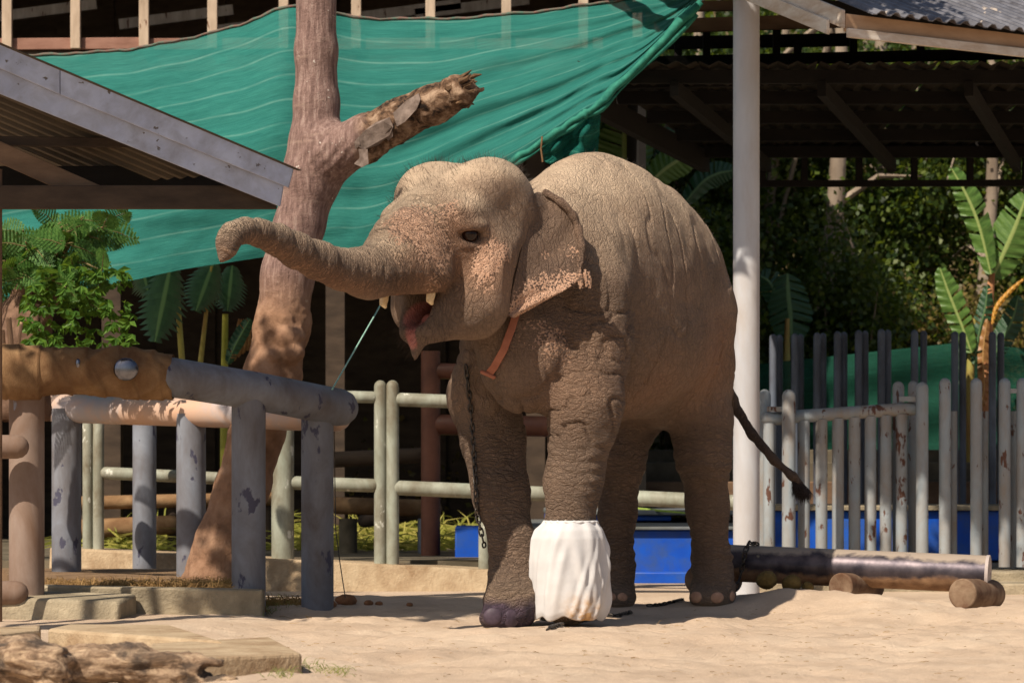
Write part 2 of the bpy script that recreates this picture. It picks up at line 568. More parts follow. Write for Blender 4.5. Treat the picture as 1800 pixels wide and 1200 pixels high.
def skin_material():
    t = NT('elephant_skin')
    wc = t.attr('wc').outputs['Vector']
    pos = t.coord((1, 1, 1), rnd=False)
    pink = t.attr('pink').outputs['Fac']; dust = t.attr('dust').outputs['Fac']
    vio = t.attr('violet').outputs['Fac']; mouth = t.attr('mouth').outputs['Fac']
    red = t.attr('ruddy').outputs['Fac']
    legw = t.attr('leg').outputs['Fac']; tw = t.attr('tw').outputs['Fac']
    def vscale(v, sc_, rot=(0, 0, 0)):
        mp = t.node('ShaderNodeMapping')
        mp.inputs['Scale'].default_value = sc_; mp.inputs['Rotation'].default_value = rot
        t.l.new(v, mp.inputs['Vector'])
        return mp.outputs[0]
    def ridge(v, scale, detail, width, dist=0.6):
        n = t.noise(v, scale, detail, 0.55, dist)
        a_ = t.math('ABSOLUTE', t.math('SUBTRACT', n, 0.5))
        return t.ramp(a_, [(0.0, 0.0), (width, 1.0)])
    nv = t.node('ShaderNodeTexNoise'); nv.inputs['Scale'].default_value = 7; nv.inputs['Detail'].default_value = 3
    t.l.new(pos, nv.inputs['Vector'])
    sc = t.node('ShaderNodeVectorMath', operation='SCALE'); sc.inputs['Scale'].default_value = 0.09
    t.l.new(nv.outputs['Color'], sc.inputs[0])
    ad = t.node('ShaderNodeVectorMath', operation='ADD'); t.l.new(pos, ad.inputs[0]); t.l.new(sc.outputs[0], ad.inputs[1])
    wp = ad.outputs[0]
    def plates(v, scale, w):
        return t.ramp(t.voro(v, scale, 'DISTANCE_TO_EDGE', 0.95), [(0.0, 0.0), (w, 1.0)])
    hor = t.math('MINIMUM', plates(vscale(wp, (1, 1, 3.0)), 15, 0.2), t.math('ADD', plates(vscale(wp, (0.9, 0.9, 2.6), (0.3, 0.2, 0)), 34, 0.2), 0.35, True))
    ver = t.math('MINIMUM', t.math('ADD', plates(vscale(wp, (2.6, 2.6, 1.0), (0.3, 0.1, 0)), 12, 0.14), 0.1, True), t.math('ADD', plates(vscale(wp, (1.6, 1.6, 1.0), (-0.5, -0.4, 0)), 36, 0.2), 0.45, True))
    patch = t.ramp(t.noise(pos, 2.6, 3, 0.5), [(0.32, 0.55), (0.6, 1.0)])
    trk = t.math('MINIMUM', ridge(vscale(wc, (1, 0.30, 0.30)), 26, 2, 0.07, 0.3), ridge(vscale(wc, (1, 0.4, 0.4)), 47, 2, 0.08, 0.4))
    crack = t.mix(legw, ver, hor)
    crack = t.mix(tw, crack, trk)
    crack = t.mix(patch, 1.0 and (1, 1, 1, 1), crack)
    crack2 = t.ramp(t.voro(vscale(pos, (1, 1, 1.5)), 95, 'DISTANCE_TO_EDGE'), [(0.0, 0.0), (0.2, 1.0)])
    big = t.noise(pos, 9, 5, 0.6, 0.6)
    fine = t.noise(pos, 240, 3, 0.6)
    base = t.ramp(t.noise(pos, 3.2, 6, 0.6), [(0.3, lin(106, 86, 73)), (0.55, lin(129, 105, 88)), (0.75, lin(148, 122, 102))])
    base = t.mix(red, base, lin(150, 108, 82))
    # dust lies on the raised skin, not in the creases
    dn = t.math('MULTIPLY', dust, t.ramp(t.noise(pos, 5.0, 7, 0.68), [(0.22, 0.35), (0.62, 1.0)]))
    dn = t.math('MULTIPLY', dn, t.ramp(crack2, [(0.0, 0.55), (0.7, 1.0)]))
    base = t.mix(dn, base, lin(214, 190, 162))
    base = t.mix(t.attr('dark').outputs['Fac'], base, lin(70, 58, 51))  # dark skin of eye, ear and tail, plus painted shade on the face
    # dark creases
    base = t.mix(t.math('MULTIPLY', t.math('MULTIPLY', t.math('SUBTRACT', 1.0, crack), 0.5), t.math('SUBTRACT', 1.0, t.math('MULTIPLY', dust, 0.75))), base, lin(60, 48, 42))
    # speckled depigmented skin
    n1 = t.noise(pos, 14, 5, 0.6)
    pm = t.math('ADD', pink, t.math('MULTIPLY', t.math('SUBTRACT', n1, 0.5), 1.1))
    pm = t.ramp(pm, [(0.22, 0.0), (0.85, 1.0)])
    sp = t.voro(pos, 78, 'F1', 0.95)
    thr = t.ramp(pm, [(0.0, 0.80), (0.35, 0.56), (1.0, 0.20)])
    spot = t.ramp(t.math('SUBTRACT', sp, thr), [(0.0, 0.0), (0.10, 1.0)])
    pc = t.ramp(t.noise(pos, 30, 3), [(0.3, lin(188, 148, 122)), (0.7, lin(206, 168, 142))])
    dk = t.mix(t.ramp(pm, [(0.3, 0.0), (0.8, 0.8)]), base, lin(82, 66, 58))
    base = t.mix(t.math('MULTIPLY', spot, t.ramp(pm, [(0.0, 0.0), (0.18, 1.0)])), dk, pc)
    base = t.mix(vio, base, t.ramp(t.noise(pos, 25, 4), [(0.3, lin(60, 48, 60)), (0.7, lin(96, 78, 92))]))
    base = t.mix(mouth, base, t.ramp(t.noise(pos, 30, 4), [(0.3, lin(180, 108, 98)), (0.7, lin(208, 142, 128))]))
    t.setc(base)
    amt = t.attr('wrk').outputs['Fac']
    h = t.math('ADD', t.math('MULTIPLY', crack, 1.0), t.math('MULTIPLY', crack2, 0.32))
    h = t.math('ADD', h, t.math('MULTIPLY', big, 0.8))
    h = t.math('ADD', t.math('MULTIPLY', h, amt), t.math('MULTIPLY', fine, 0.3))
    t.setn(t.bump(h, 1.0, 0.02))
    t.setr(t.mix(mouth, (0.72, 0.72, 0.72, 1), (0.35, 0.35, 0.35, 1)))
    t.bsdf.inputs['Specular IOR Level'].default_value = 0.3
    return t.m

def ear_surface(E):
    """the near ear: a thin flap traced at its own distance, with a rolled rear edge"""
    # front (root) edge and rear edge from top to bottom
    root = [(934, 342, 14.30), (936, 362, 14.24), (930, 386, 14.21), (922, 415, 14.20), (914, 445, 14.19), (907, 478, 14.18), (900, 510, 14.17), (896, 535, 14.155), (892, 556, 14.15)]
    rear = [(946, 338, 14.30), (972, 347, 14.24), (998, 373, 14.17), (1013, 402, 14.12), (1020, 436, 14.10), (1016, 470, 14.08), (1012, 496, 14.06), (960, 528, 14.09), (905, 556, 14.13)]
    nu, nv = 46, 64
    rr_e = []
    for (px, py, Y) in rear:
        h = E.hit(px+18, py+6, 13.9, 16)
        rr_e.append((px, py, min(max(h[0].y-0.13, 14.02), 14.36) if h else 14.2))
    ro_e = []
    for (px, py, Y) in root:
        h = E.hit(px-10, py, 13.7, 16)
        ro_e.append((px, py, min(max(h[0].y+0.07, 14.0), 14.40) if h else 14.2))
    def soft(c):
        y = [q[2] for q in c]
        for _ in range(2):
            y = [y[0]]+[(y[i-1]+2*y[i]+y[i+1])/4 for i in range(1, len(y)-1)]+[y[-1]]
        return [(q[0], q[1], v_) for q, v_ in zip(c, y)]
    rear = soft(rr_e); root = soft(ro_e)
    print('EAR', [round(q[2], 3) for q in root], [round(q[2], 3) for q in rear])
    def curve(c, t):
        x = t*(len(c)-1); i = min(int(x), len(c)-2); f = x-i
        a = [np.array(c[max(i-1, 0)]), np.array(c[i]), np.array(c[i+1]), np.array(c[min(i+2, len(c)-1)])]
        return 0.5*((2*a[1])+(-a[0]+a[2])*f+(2*a[0]-5*a[1]+4*a[2]-a[3])*f*f+(-a[0]+3*a[1]-3*a[2]+a[3])*f**3)
    G = np.zeros((nv, nu, 3))
    for j in range(nv):
        t = j/(nv-1)
        a = curve(root, t); b = curve(rear, t)
        for i in range(nu):
            s = i/(nu-1)
            q = a*(1-s)+b*s
            # ripples: hollow near the root, waves towards the rear edge
            dy = 0.035*math.sin(math.pi*s)*math.sin(math.pi*min(t*1.3, 1))
            dy += 0.022*math.sin(9*t+3.5*s)*s + 0.010*math.sin(21*t+7*s)*s
            q = q.copy()
            if t > 0.72:
                q[1] += (2.2*math.sin(40*s+3)+1.5*math.sin(83*s+1))*s*(t-0.72)*3.2
                q[0] += 1.0*math.sin(55*s)*(t-0.72)*3
            G[j, i] = P(q[0], q[1], q[2]+dy)
    return G

def build_elephant():
    E, tpts, trad = elephant_field()
    # eye: lids and socket on the near side, mirrored to the far side
    hp, hn = E.hit(828, 414, 13, 15)
    d = hp-HC
    ef, el, eu = d.dot(HH), d.dot(HL), d.z
    nf, nl, nu_ = hn.dot(HH), hn.dot(HL), hn.z
    eyes = []
    for s in (1, -1):
        c = H(ef, el*s, eu); n = (HH*nf+HL*nl*s+UP*nu_).normalized()
        tn = UP.cross(n).normalized(); un = n.cross(tn)
        e = c-n*0.012
        E.ell(e+un*0.050+n*0.010, (0.078, 0.034, 0.036), (tn, un, n), 0.025)
        E.ell(e-un*0.050+n*0.004, (0.072, 0.027, 0.030), (tn, un, n), 0.025)
        E.ell(e-un*0.094, (0.066, 0.022, 0.024), (tn, un, n), 0.02)
        E.ell(e+n*0.014, (0.052, 0.029, 0.040), (tn, un, n), 0.012, 'sub')
        eyes.append((e-n*0.016, n, tn, un))
    def hit(px, py, y0=13.2, y1=17): return E.hit(px, py, y0, y1)
    V, Q = E.mesh(2)
    N = vnormals(V, Q)
    # ---- region weights
    tc = np.zeros(len(V)); tw = np.zeros(len(V)); ang = np.zeros(len(V)); cum = 0.0
    best = np.full(len(V), 9.0)
    chainp = [H(0.36, 0, 0.02)]+tpts
    for i in range(len(chainp)-1):
        a = np.array(chainp[i]); b = np.array(chainp[i+1]); ab = b-a; L = np.linalg.norm(ab)
        t = np.clip(((V-a)@ab)/(L*L), 0, 1)
        dd = np.linalg.norm(V-a-t[:, None]*ab, axis=1)
        m = dd < best
        best[m] = dd[m]; tc[m] = cum+t[m]*L
        cum += L
    HD = np.stack([(V-np.array(HC))@np.array(HH), (V-np.array(HC))@np.array(HL), V[:, 2]-HC.z], 1)
    inhead = np.clip((HD[:, 0]+0.25)*6, 0, 1)*np.clip((V[:, 2]-1.15)*8, 0, 1)*np.clip((15.0-V[:, 1])*3, 0, 1)
    tw = np.clip((HD[:, 0]-0.30)*5, 0, 1)*np.clip((HD[:, 2]+0.33)*14, 0, 1)*(best < 0.3)
    BD = np.stack([(V-np.array(BO))@np.array(HX), (V-np.array(BO))@np.array(LX), V[:, 2]], 1)
    leg = np.clip((1.15-V[:, 2])*3, 0, 1)*(V[:, 0] < 1.45)
    # ---- folds as real relief
    jit = vnoise(V*7)
    ring = np.sin(tc*150+jit*2.2)*0.5+np.sin(tc*88+vnoise(V*5+9)*3)*0.5
    ramp_r = np.interp(tc, [0, 0.1, 0.5, 1.2, 1.8], [0.2, 0.6, 1, 0.8, 0.5])
    disp = 0.0030*ring*tw*ramp_r
    lz = np.sin(V[:, 2]*95+vnoise(V*np.array([6, 6, 3.0]))*5)*np.clip(vnoise(V*np.array([5, 5, 9.0])+3)+0.45, 0, 1)
    ankle = np.exp(-((V[:, 2]-0.28)/0.14)**2)+0.5*np.exp(-((V[:, 2]-0.85)/0.2)**2)
    disp += 0.0055*lz*leg*(0.35+ankle)
    # long folds on chest, shoulder and flank
    fold = np.abs(vnoise(V*np.array([9, 9, 16.0])+20))
    chest = blob(V, B(0.95, 0.1, 1.35), 0.55)
    disp -= 0.018*np.clip(0.22-fold, 0, 1)/0.22*np.clip(chest+0.25*(V[:, 2] < 1.7), 0, 1)*(1-inhead)*(1-np.clip(leg*2-1, 0, 1))
    fl = np.abs(vnoise(np.stack([BD[:, 0]*9, BD[:, 1]*3, V[:, 2]*3.0], 1)+40))
    disp -= 0.009*np.clip(0.16-fl, 0, 1)/0.16*np.clip(1.5-abs(BD[:, 0]+0.2)*1.2, 0, 1)*(1-inhead)*np.clip((V[:, 2]-1.0)*4, 0, 1)
    # creases round the eye and down the cheek
    ck = np.sin(HD[:, 0]*130+vnoise(V*8)*3)*np.clip((HD[:, 2]+0.32)*6, 0, 1)*np.clip((0.02-HD[:, 2])*8, 0, 1)*np.clip((HD[:, 1]-0.15)*8, 0, 1)*(HD[:, 0] < 0.36)
    disp += 0.0022*ck*inhead
    disp += 0.010*vnoise(V*3.6+7)*(1-inhead)+0.006*vnoise(V*6.5)*(0.5+0.5*(1-inhead))+0.0035*vnoise(V*15)
    V = V+N*disp[:, None]
    # ---- trunk coordinates for its rings
    rel = V-np.array(HC)
    wc = np.stack([tc, rel@np.array(HL), V[:, 2]], 1)
    legw = np.clip(leg*1.6+0.9*blob(V, B(0.75, 0.3, 1.35), 0.5), 0, 1)
    # ---- colours of the hide, with some shade painted in
    def at(px, py, r, y0=13.2):
        h = E.hit(px, py, y0, 17)
        return blob(V, h[0], r) if h else np.zeros(len(V))
    pink = 0.85*at(740, 395, 0.16)+0.8*at(770, 440, 0.12)+0.75*at(855, 450, 0.10)+0.7*at(850, 490, 0.09)+0.5*at(880, 440, 0.10)
    pink += 0.65*at(795, 365, 0.07)+0.65*at(765, 500, 0.075)+0.55*at(720, 370, 0.1)+0.4*at(700, 400, 0.1)
    pink += 0.95*at(940, 590, 0.14, 14.4)+0.6*at(975, 625, 0.13, 14.4)+0.6*at(790, 610, 0.08, 14.4)
    tipw = np.clip((tc-1.62)*5, 0, 1)*tw
    pink = np.clip(pink*0.75, 0, 0.9)+0.62*tipw
    eyeb = at(826, 416, 0.065)
    pink = pink*(1-np.clip(eyeb*1.6, 0, 1))
    ruddy = np.clip(0.9*at(745, 400, 0.22)+0.6*at(840, 470, 0.2)+0.55*np.clip(-N[:, 2], 0, 1)*tw*2+0.7*at(1255, 640, 0.3)+0.5*at(1150, 690, 0.25)+0.35*at(1010, 650, 0.3), 0, 0.8)
    dust = np.clip((N[:, 2]-0.05)*1.25, 0, 1)*np.clip((V[:, 2]-1.6)*2.2, 0, 1)
    dust += 0.3*blob(V, H(0.1, 0, 0.35), 0.35)+0.42*at(690, 425, 0.09)*(N[:, 2] > 0.2)
    dust += 0.30*np.clip((0.35-V[:, 2])*3, 0, 1)+0.14+0.22*np.clip((V[:, 2]-1.9)*2, 0, 1)*(1-inhead)
    dust = np.clip(dust, 0, 1)*(1-np.clip(eyeb*1.5, 0, 1))
    violet = np.clip(blob(V, P(890, 1085, 14.42), 0.2)*1.5, 0, 1)*np.clip((0.16-V[:, 2]+0.02*vnoise(V*20))*16, 0, 1)
    cav = np.zeros(len(V))
    for a, b, ra in ((H(0.56, 0, -0.32), H(0.47, 0, -0.37), 0.078), (H(0.47, 0, -0.37), H(0.24, 0, -0.36), 0.085), (H(0.50, 0, -0.40), H(0.50, 0, -0.52), 0.036)):
        a = np.array(a); b = np.array(b); ab = b-a
        t = np.clip(((V-a)@ab)/(ab@ab), 0, 1)
        dd = np.linalg.norm(V-a-t[:, None]*ab, axis=1)
        cav = np.maximum(cav, np.clip((ra-dd)*80, 0, 1))
    mouth = cav*(HD[:, 2] < -0.25)
    wrk = np.clip(0.5+0.6*legw+0.5*tw-0.15*inhead*(1-tw)-0.2*np.clip((V[:, 2]-2.0)*3, 0, 1), 0.25, 1)
    at_ = dict(wc=wc, pink=pink, ruddy=ruddy, dust=dust, violet=violet, mouth=mouth, wrk=wrk, leg=legw, tw=tw, dark=np.clip(eyeb*0.9+0.35*at(812, 545, 0.16)+0.3*at(700, 500, 0.12)*(N[:, 2]<0.1)+0.35*blob(V, H(0.45,0,-0.45), 0.16)+0.8*(V[:, 0] > 1.27)*(V[:, 2] < 1.4), 0, 0.85))  # dark: eye rims and tail; painted shade on cheek, lip and trunk underside
    # ---- ears joined into the same hide
    G = ear_surface(E)
    nv, nu = G.shape[:2]
    for side in (1, -1):
        g = G.copy()
        if side == -1:
            rel = g-np.array(HC)
            f_ = rel@np.array(HH); l_ = rel@np.array(HL)
            g = np.array(HC)+np.array(HH)*f_[..., None]-np.array(HL)*(l_[..., None])+np.array([0, 0, 1])*rel[..., 2:3]
        du = np.gradient(g, axis=1); dv = np.gradient(g, axis=0)
        nn = np.cross(du, dv); nn /= np.maximum(np.linalg.norm(nn, axis=2), 1e-9)[..., None]
        if nn[nv//2, nu//2, 1]*side > 0: nn = -nn
        th = 0.011
        sidx = np.linspace(0, 1, nu)
        thick = th*(1-0.55*sidx)[None, :, None]
        A_ = g+nn*thick/2; B_ = g-nn*thick/2
        base = len(V)
        n1 = nv*nu
        V = np.concatenate([V, A_.reshape(-1, 3), B_.reshape(-1, 3)])
        q = []
        for j in range(nv-1):
            for i in range(nu-1):
                a = base+j*nu+i
                q.append((a, a+1, a+nu+1, a+nu)); q.append((a+n1, a+nu+n1, a+nu+1+n1, a+1+n1))
        ring_ = [j*nu for j in range(nv)]+[(nv-1)*nu+i for i in range(1, nu)]+[j*nu+nu-1 for j in range(nv-2, -1, -1)]+[i for i in range(nu-2, 0, -1)]
        for k in range(len(ring_)):
            a = base+ring_[k]; b = base+ring_[(k+1) % len(ring_)]
            q.append((a, a+n1, b+n1, b))
        Q = np.concatenate([Q, np.array(q, np.int64)])
        tt = np.repeat(np.linspace(0, 1, nv), nu); ss = np.tile(sidx, nv)
        pk = np.clip(np.maximum((tt-0.55)*3.3*np.clip(ss*1.5+0.4, 0, 1), (ss-0.9)*5), 0, 1.1)
        pk = np.maximum(pk, 0.32*np.exp(-((tt-0.52)/0.06)**2)*(ss > 0.35))
        two = lambda x: np.concatenate([x, x])
        gg = g.reshape(-1, 3)
        at_['wc'] = np.concatenate([at_['wc'], two(gg*1.25)])
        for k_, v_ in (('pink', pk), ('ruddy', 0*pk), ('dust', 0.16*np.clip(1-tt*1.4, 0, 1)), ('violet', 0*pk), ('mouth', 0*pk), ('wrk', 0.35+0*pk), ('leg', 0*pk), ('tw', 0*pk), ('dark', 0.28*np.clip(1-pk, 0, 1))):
            at_[k_] = np.concatenate([at_[k_], two(v_)])
        # rolled rear rim
        rim = [Vector(g[j, nu-1])+Vector(nn[j, nu-1])*0.012+Vector((0.006*side, 0, 0)) for j in range(3, int(nv*0.80), 2)]
        m = MB(); m.tube(rim, [0.012+0.010*math.sin(math.pi*min(1, i/len(rim)+0.12))+0.004*math.sin(i*1.9) for i in range(len(rim))], 8, jit=0.08)
        e_ = Vector(g[int(nv*0.74), nu-1]); sx_ = 1 if side == 1 else -1
        for (dx, dz, rr0) in ((0.02, 0.0, 0.018), (0.045, 0.01, 0.016), (0.062, 0.0, 0.012)):
            m.tube([e_+Vector((dx*sx_, -0.01, dz+0.05)), e_+Vector((dx*sx_+0.004, -0.014, dz+0.01)), e_+Vector((dx*sx_+0.006, -0.008, dz-0.035))], [0.008, rr0, rr0*0.7], 8, jit=0.2)
        b0 = len(V)
        V = np.concatenate([V, np.array([tuple(v) for v in m.v])])
        qq = [f for f in m.f if len(f) == 4]
        Q = np.concatenate([Q, np.array(qq, np.int64)+b0])
        mm = len(m.v)
        tr = np.repeat(np.linspace(0, 1, mm//8), 8)
        at_['wc'] = np.concatenate([at_['wc'], np.array([tuple(v) for v in m.v])])
        for k_ in ('pink', 'ruddy', 'dust', 'violet', 'mouth', 'wrk', 'leg', 'tw', 'dark'):
            val = np.clip((tr-0.3)*1.2, 0, 0.75) if k_ == 'pink' else np.full(mm, 0.6 if k_ == 'wrk' else 0.0)
            at_[k_] = np.concatenate([at_[k_], val])
    root = thing('elephant', (BO.x, BO.y, 0.0), 'brown asian elephant with raised trunk and open mouth standing on the sand', 'elephant')
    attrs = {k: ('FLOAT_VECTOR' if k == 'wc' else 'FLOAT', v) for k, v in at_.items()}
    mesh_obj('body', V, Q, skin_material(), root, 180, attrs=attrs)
    # ---- eyes
    t = NT('elephant_eye'); v = t.coord()
    t.setc(t.ramp(t.noise(v, 60, 3), [(0.3, lin(20, 11, 8)), (0.7, lin(44, 24, 15))])); t.setr(0.18); t.bsdf.inputs['Specular IOR Level'].default_value = 0.3
    for c, n, tn, un in eyes:
        MB().ball(c, 0.044, 20, 14).build('eye', t.m, root, 180)
    # ---- tushes
    ivory = mat_simple('ivory', lin(190, 160, 116), lin(226, 208, 172), 40, 0.4, bump=0.15, bdist=0.002)
    for (px, py, l) in ((757, 520, 0.115), (675, 526, -0.115)):
        a = Hpx(px, py, l); b = Hpx(px-1, py+9, l); c = Hpx(px+2, py+13, l)
        MB().tube([a-(b-a), a, b, c], [R(8, a.y), R(8, a.y), R(7, a.y), R(3.5, a.y)], 12, 'dome_end').build('tusk', ivory, root, 60)
    # ---- toenails
    nail_v = mat_simple('violet_nail', lin(52, 42, 52), lin(82, 68, 80), 22, 0.55, bump=0.25)
    nail_p = mat_simple('pale_nail', lin(150, 112, 90), lin(186, 148, 122), 30, 0.55, bump=0.25)
    def nail(px, py, w, h_, m, y0):
        q = E.hit(px, py, y0, 17)
        if not q: return
        p, n = q
        n = Vector((n.x, n.y, n.z*0.3)).normalized(); tn = UP.cross(n).normalized()
        mb = MB(); mb.ball((0, 0, 0), (w, 0.016, h_), 14, 10)
        mb.v = [p-n*0.008+tn*v.x-n*v.y+UP*v.z for v in mb.v]
        mb.build('toenail', m, root, 180)
    for px, py in ((866, 1083), (900, 1087)):
        nail(px, py, 0.048, 0.046, nail_v, 14)
    for px, py in ((1222, 1049), (1262, 1050), (1288, 1047)):
        nail(px, py, 0.042, 0.032, nail_p, 15.3)
    for px, py in ((1072, 1049), (1095, 1050)):
        nail(px, py, 0.035, 0.028, nail_p, 15.3)
    # ---- hair: bristles over the crown, chin and back, tuft of the tail
    hairm = mat_simple('elephant_hair', lin(28, 22, 18), lin(58, 44, 34), 8, 0.6, bump=0)
    def strands(name, roots, width):
        vs = []; fs = []
        for p, d, L, bend in roots:
            d = d.normalized()
            sd = d.cross(Vector((0, 1, 0)))
            if sd.length < 0.1: sd = Vector((1, 0, 0))
            sd.normalize()
            b = len(vs)
            m = p+d*L*0.5; e = p+d*L+bend
            sd2 = d.cross(sd)
            for q, ww in ((p, width), (m, width*0.8)):
                vs += [q+sd*ww, q-sd*ww*0.5+sd2*ww*0.8, q-sd*ww*0.5-sd2*ww*0.8]
            vs.append(e)
            for k in range(3):
                k2 = (k+1) % 3
                fs += [(b+k, b+k2, b+3+k2, b+3+k), (b+3+k, b+3+k2, b+6)]
        o = mesh_obj(name, vs, fs, hairm, root, 0)
        o['kind'] = 'stuff'
        return o
    nb = E.mesh  # (surface already taken)
    rr = random.Random(5)
    idxs = np.where((inhead[:len(N)] > 0.5) & (HD[:, 2] > 0.12) & (HD[:, 0] < 0.42))[0]
    roots = []
    for i in RNG.choice(idxs, 1100):
        n = Vector(N[i]); L = rr.uniform(0.02, 0.065)
        roots.append((Vector(V[i])-n*0.004, n+Vector((rr.uniform(-.5, .5), rr.uniform(-.5, .5), rr.uniform(-.2, .5))), L, Vector((rr.uniform(-.01, .01), 0, rr.uniform(-.01, .005)))))
    idxs = np.where((BD[:, 0] < 0.5) & (N[:, 2] > 0.45) & (V[:len(N), 2] > 2.0))[0]
    for i in RNG.choice(idxs, 700):
        n = Vector(N[i])
        roots.append((Vector(V[i])-n*0.004, n*0.7-HX*0.6+Vector((rr.uniform(-.4, .4), rr.uniform(-.4, .4), 0)), rr.uniform(0.012, 0.035), Vector((0, 0, 0))))
    strands('head_hair', roots, 0.0007)
    roots = []
    idxs = np.where((inhead[:len(N)] > 0.2) & (HD[:, 2] < -0.40) & (HD[:, 0] > 0.36))[0]
    for i in RNG.choice(idxs, 260):
        n = Vector(N[i])
        roots.append((Vector(V[i])-n*0.004, n+Vector((rr.uniform(-.6, .1), rr.uniform(-.5, .3), rr.uniform(-.9, .2))), rr.uniform(0.02, 0.07), Vector((0, 0, -0.012))))
    strands('chin_hair', roots, 0.0007)
    roots = []
    a = P(1392, 836, 16.28); b = P(1411, 872, 16.28)
    for k in range(700):
        u = rr.uniform(0, 1); p = a.lerp(P(1409, 852, 16.28), u)
        d = (b-a).normalized()+Vector((rr.uniform(-.55, .55), rr.uniform(-.5, .5), rr.uniform(-.45, .45)))*0.85
        roots.append((p, d, rr.uniform(0.07, 0.13), Vector((rr.uniform(-.02, .004), 0, -0.008))))
    strands('tail_tuft', roots, 0.003)
    return E, root

ELE, ELE_ROOT = build_elephant()
# ------------------------------------------------------------------ shared materials
M = {}
M['pipe_blue'] = mat_simple('weathered_blue_grey_paint', lin(118, 126, 140), lin(146, 152, 162), 3, 0.6, (1, 1, 0.5), 0.15, 0.002, 60,
                            chips=(lin(70, 70, 88), 0.615, 8), dirt=(lin(94, 88, 88), 0.9, 5))
M['pipe_grey'] = mat_simple('pale_grey_paint', lin(128, 138, 146), lin(156, 165, 170), 5, 0.6, (1, 1, 0.4), 0.15, 0.002, 60,
                            chips=(lin(92, 62, 50), 0.61, 13), dirt=(lin(140, 128, 116), 0.45, 6))
M['pipe_green'] = mat_simple('pale_green_grey_paint', lin(142, 150, 136), lin(178, 182, 168), 5, 0.6, (1, 1, 0.5), 0.2, 0.002, 50,
                             chips=(lin(196, 196, 184), 0.63, 10), dirt=(lin(104, 94, 76), 0.8, 6))
M['pipe_dark'] = mat_simple('slate_grey_paint', lin(84, 92, 106), lin(112, 120, 134), 5, 0.5, (1, 1, 0.4), 0.12, 0.002, 60,
                            dirt=(lin(66, 62, 64), 0.4, 4))
M['white_column'] = mat_simple('white_column_paint', lin(172, 175, 182), lin(198, 199, 202), 3, 0.55, (1, 1, 0.3), 0.15, 0.002, 40,
                               chips=(lin(96, 84, 74), 0.73, 14), dirt=(lin(172, 160, 150), 0.45, 2.5))
M['rust_pipe'] = mat_simple('red_brown_pipe', lin(84, 52, 42), lin(120, 78, 62), 5, 0.5, bump=0.15)
M['tan_wrap'] = mat_simple('tan_sacking', lin(126, 98, 70), lin(160, 130, 96), 9, 0.97, bump=0.7, bdist=0.006, bscale=130, dirt=(lin(104, 76, 54), 0.6, 5), spec=0.05)
M['concrete'] = mat_simple('concrete', lin(146, 134, 112), lin(182, 168, 142), 5, 0.9, bump=0.7, bdist=0.012, bscale=60, dirt=(lin(116, 106, 88), 0.5, 4))
M['concrete_pale'] = mat_simple('sandy_concrete', lin(172, 152, 124), lin(198, 178, 148), 4, 0.9, bump=0.7, bdist=0.012, bscale=55, dirt=(lin(132, 106, 78), 0.5, 4))
M['concrete_dark'] = mat_simple('dark_concrete', lin(92, 84, 70), lin(122, 112, 94), 2.5, 0.85, bump=0.35, bdist=0.006, bscale=40, dirt=(lin(64, 58, 46), 0.5, 3))  # darker, browner tone of concrete
M['fascia'] = mat_simple('grey_painted_board', lin(166, 174, 198), lin(190, 197, 216), 5, 0.6, (1, 1, 1), 0.3, 0.003, 40,
                         chips=(lin(104, 96, 92), 0.66, 16), dirt=(lin(150, 152, 164), 0.4, 7))
M['fascia_white'] = mat_simple('white_painted_board', lin(196, 188, 176), lin(220, 212, 202), 3, 0.6, (0.5, 2, 4), 0.25, 0.003, 30,
                               chips=(lin(120, 100, 84), 0.72, 14), dirt=(lin(176, 152, 128), 0.5, 4))
M['fascia_tan'] = mat_simple('tan_board', lin(160, 128, 100), lin(186, 154, 124), 3, 0.7, (0.5, 2, 4), 0.25, 0.003, 30, chips=(lin(96, 70, 54), 0.73, 14))
M['dark_wood'] = mat_simple('dark_brown_timber', lin(52, 42, 34), lin(78, 64, 52), 4, 0.85, (1, 3, 3), 0.4, 0.004, 30)
M['black_wood'] = mat_simple('shade_dark_timber', lin(15, 12, 10), lin(26, 22, 18), 4, 0.9, (1, 3, 3), 0.4, 0.004, 30)  # near-black timber, the shade under the roofs put into its colour
M['brown_wood'] = mat_simple('brown_timber', lin(96, 74, 56), lin(128, 102, 80), 4, 0.8, (1, 3, 3), 0.4, 0.004, 30)
M['post_wood'] = mat_simple('whitewashed_post', lin(158, 138, 118), lin(196, 176, 154), 7, 0.85, (2, 2, 0.5), 0.4, 0.004, 40, chips=(lin(112, 80, 62), 0.62, 12))
M['rail_wood'] = mat_simple('red_brown_rail', lin(124, 88, 74), lin(156, 118, 102), 5, 0.85, (0.7, 2, 2), 0.4, 0.004, 40, chips=(lin(190, 160, 138), 0.68, 12))
M['blue'] = mat_simple('blue_paint', lin(12, 70, 172), lin(26, 92, 198), 2, 0.5, bump=0.1, dirt=(lin(60, 84, 128), 0.35, 5))
M['slab_grey'] = mat_simple('grey_slab', lin(96, 102, 108), lin(126, 130, 132), 3, 0.75, bump=0.25, dirt=(lin(84, 86, 78), 0.5, 3))
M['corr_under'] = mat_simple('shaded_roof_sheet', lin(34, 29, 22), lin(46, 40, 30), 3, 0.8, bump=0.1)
M['corr_dark'] = mat_simple('dark_roof_sheet', lin(70, 60, 48), lin(98, 84, 66), 3, 0.6, bump=0.1)
M['corr_grey'] = mat_simple('weathered_roof_sheet', lin(96, 98, 108), lin(140, 140, 146), 3, 0.5, (1, 1, 1), 0.15, 0.003, 30,
                            chips=(lin(176, 164, 152), 0.64, 5), dirt=(lin(72, 70, 74), 0.5, 6), metallic=0.3)
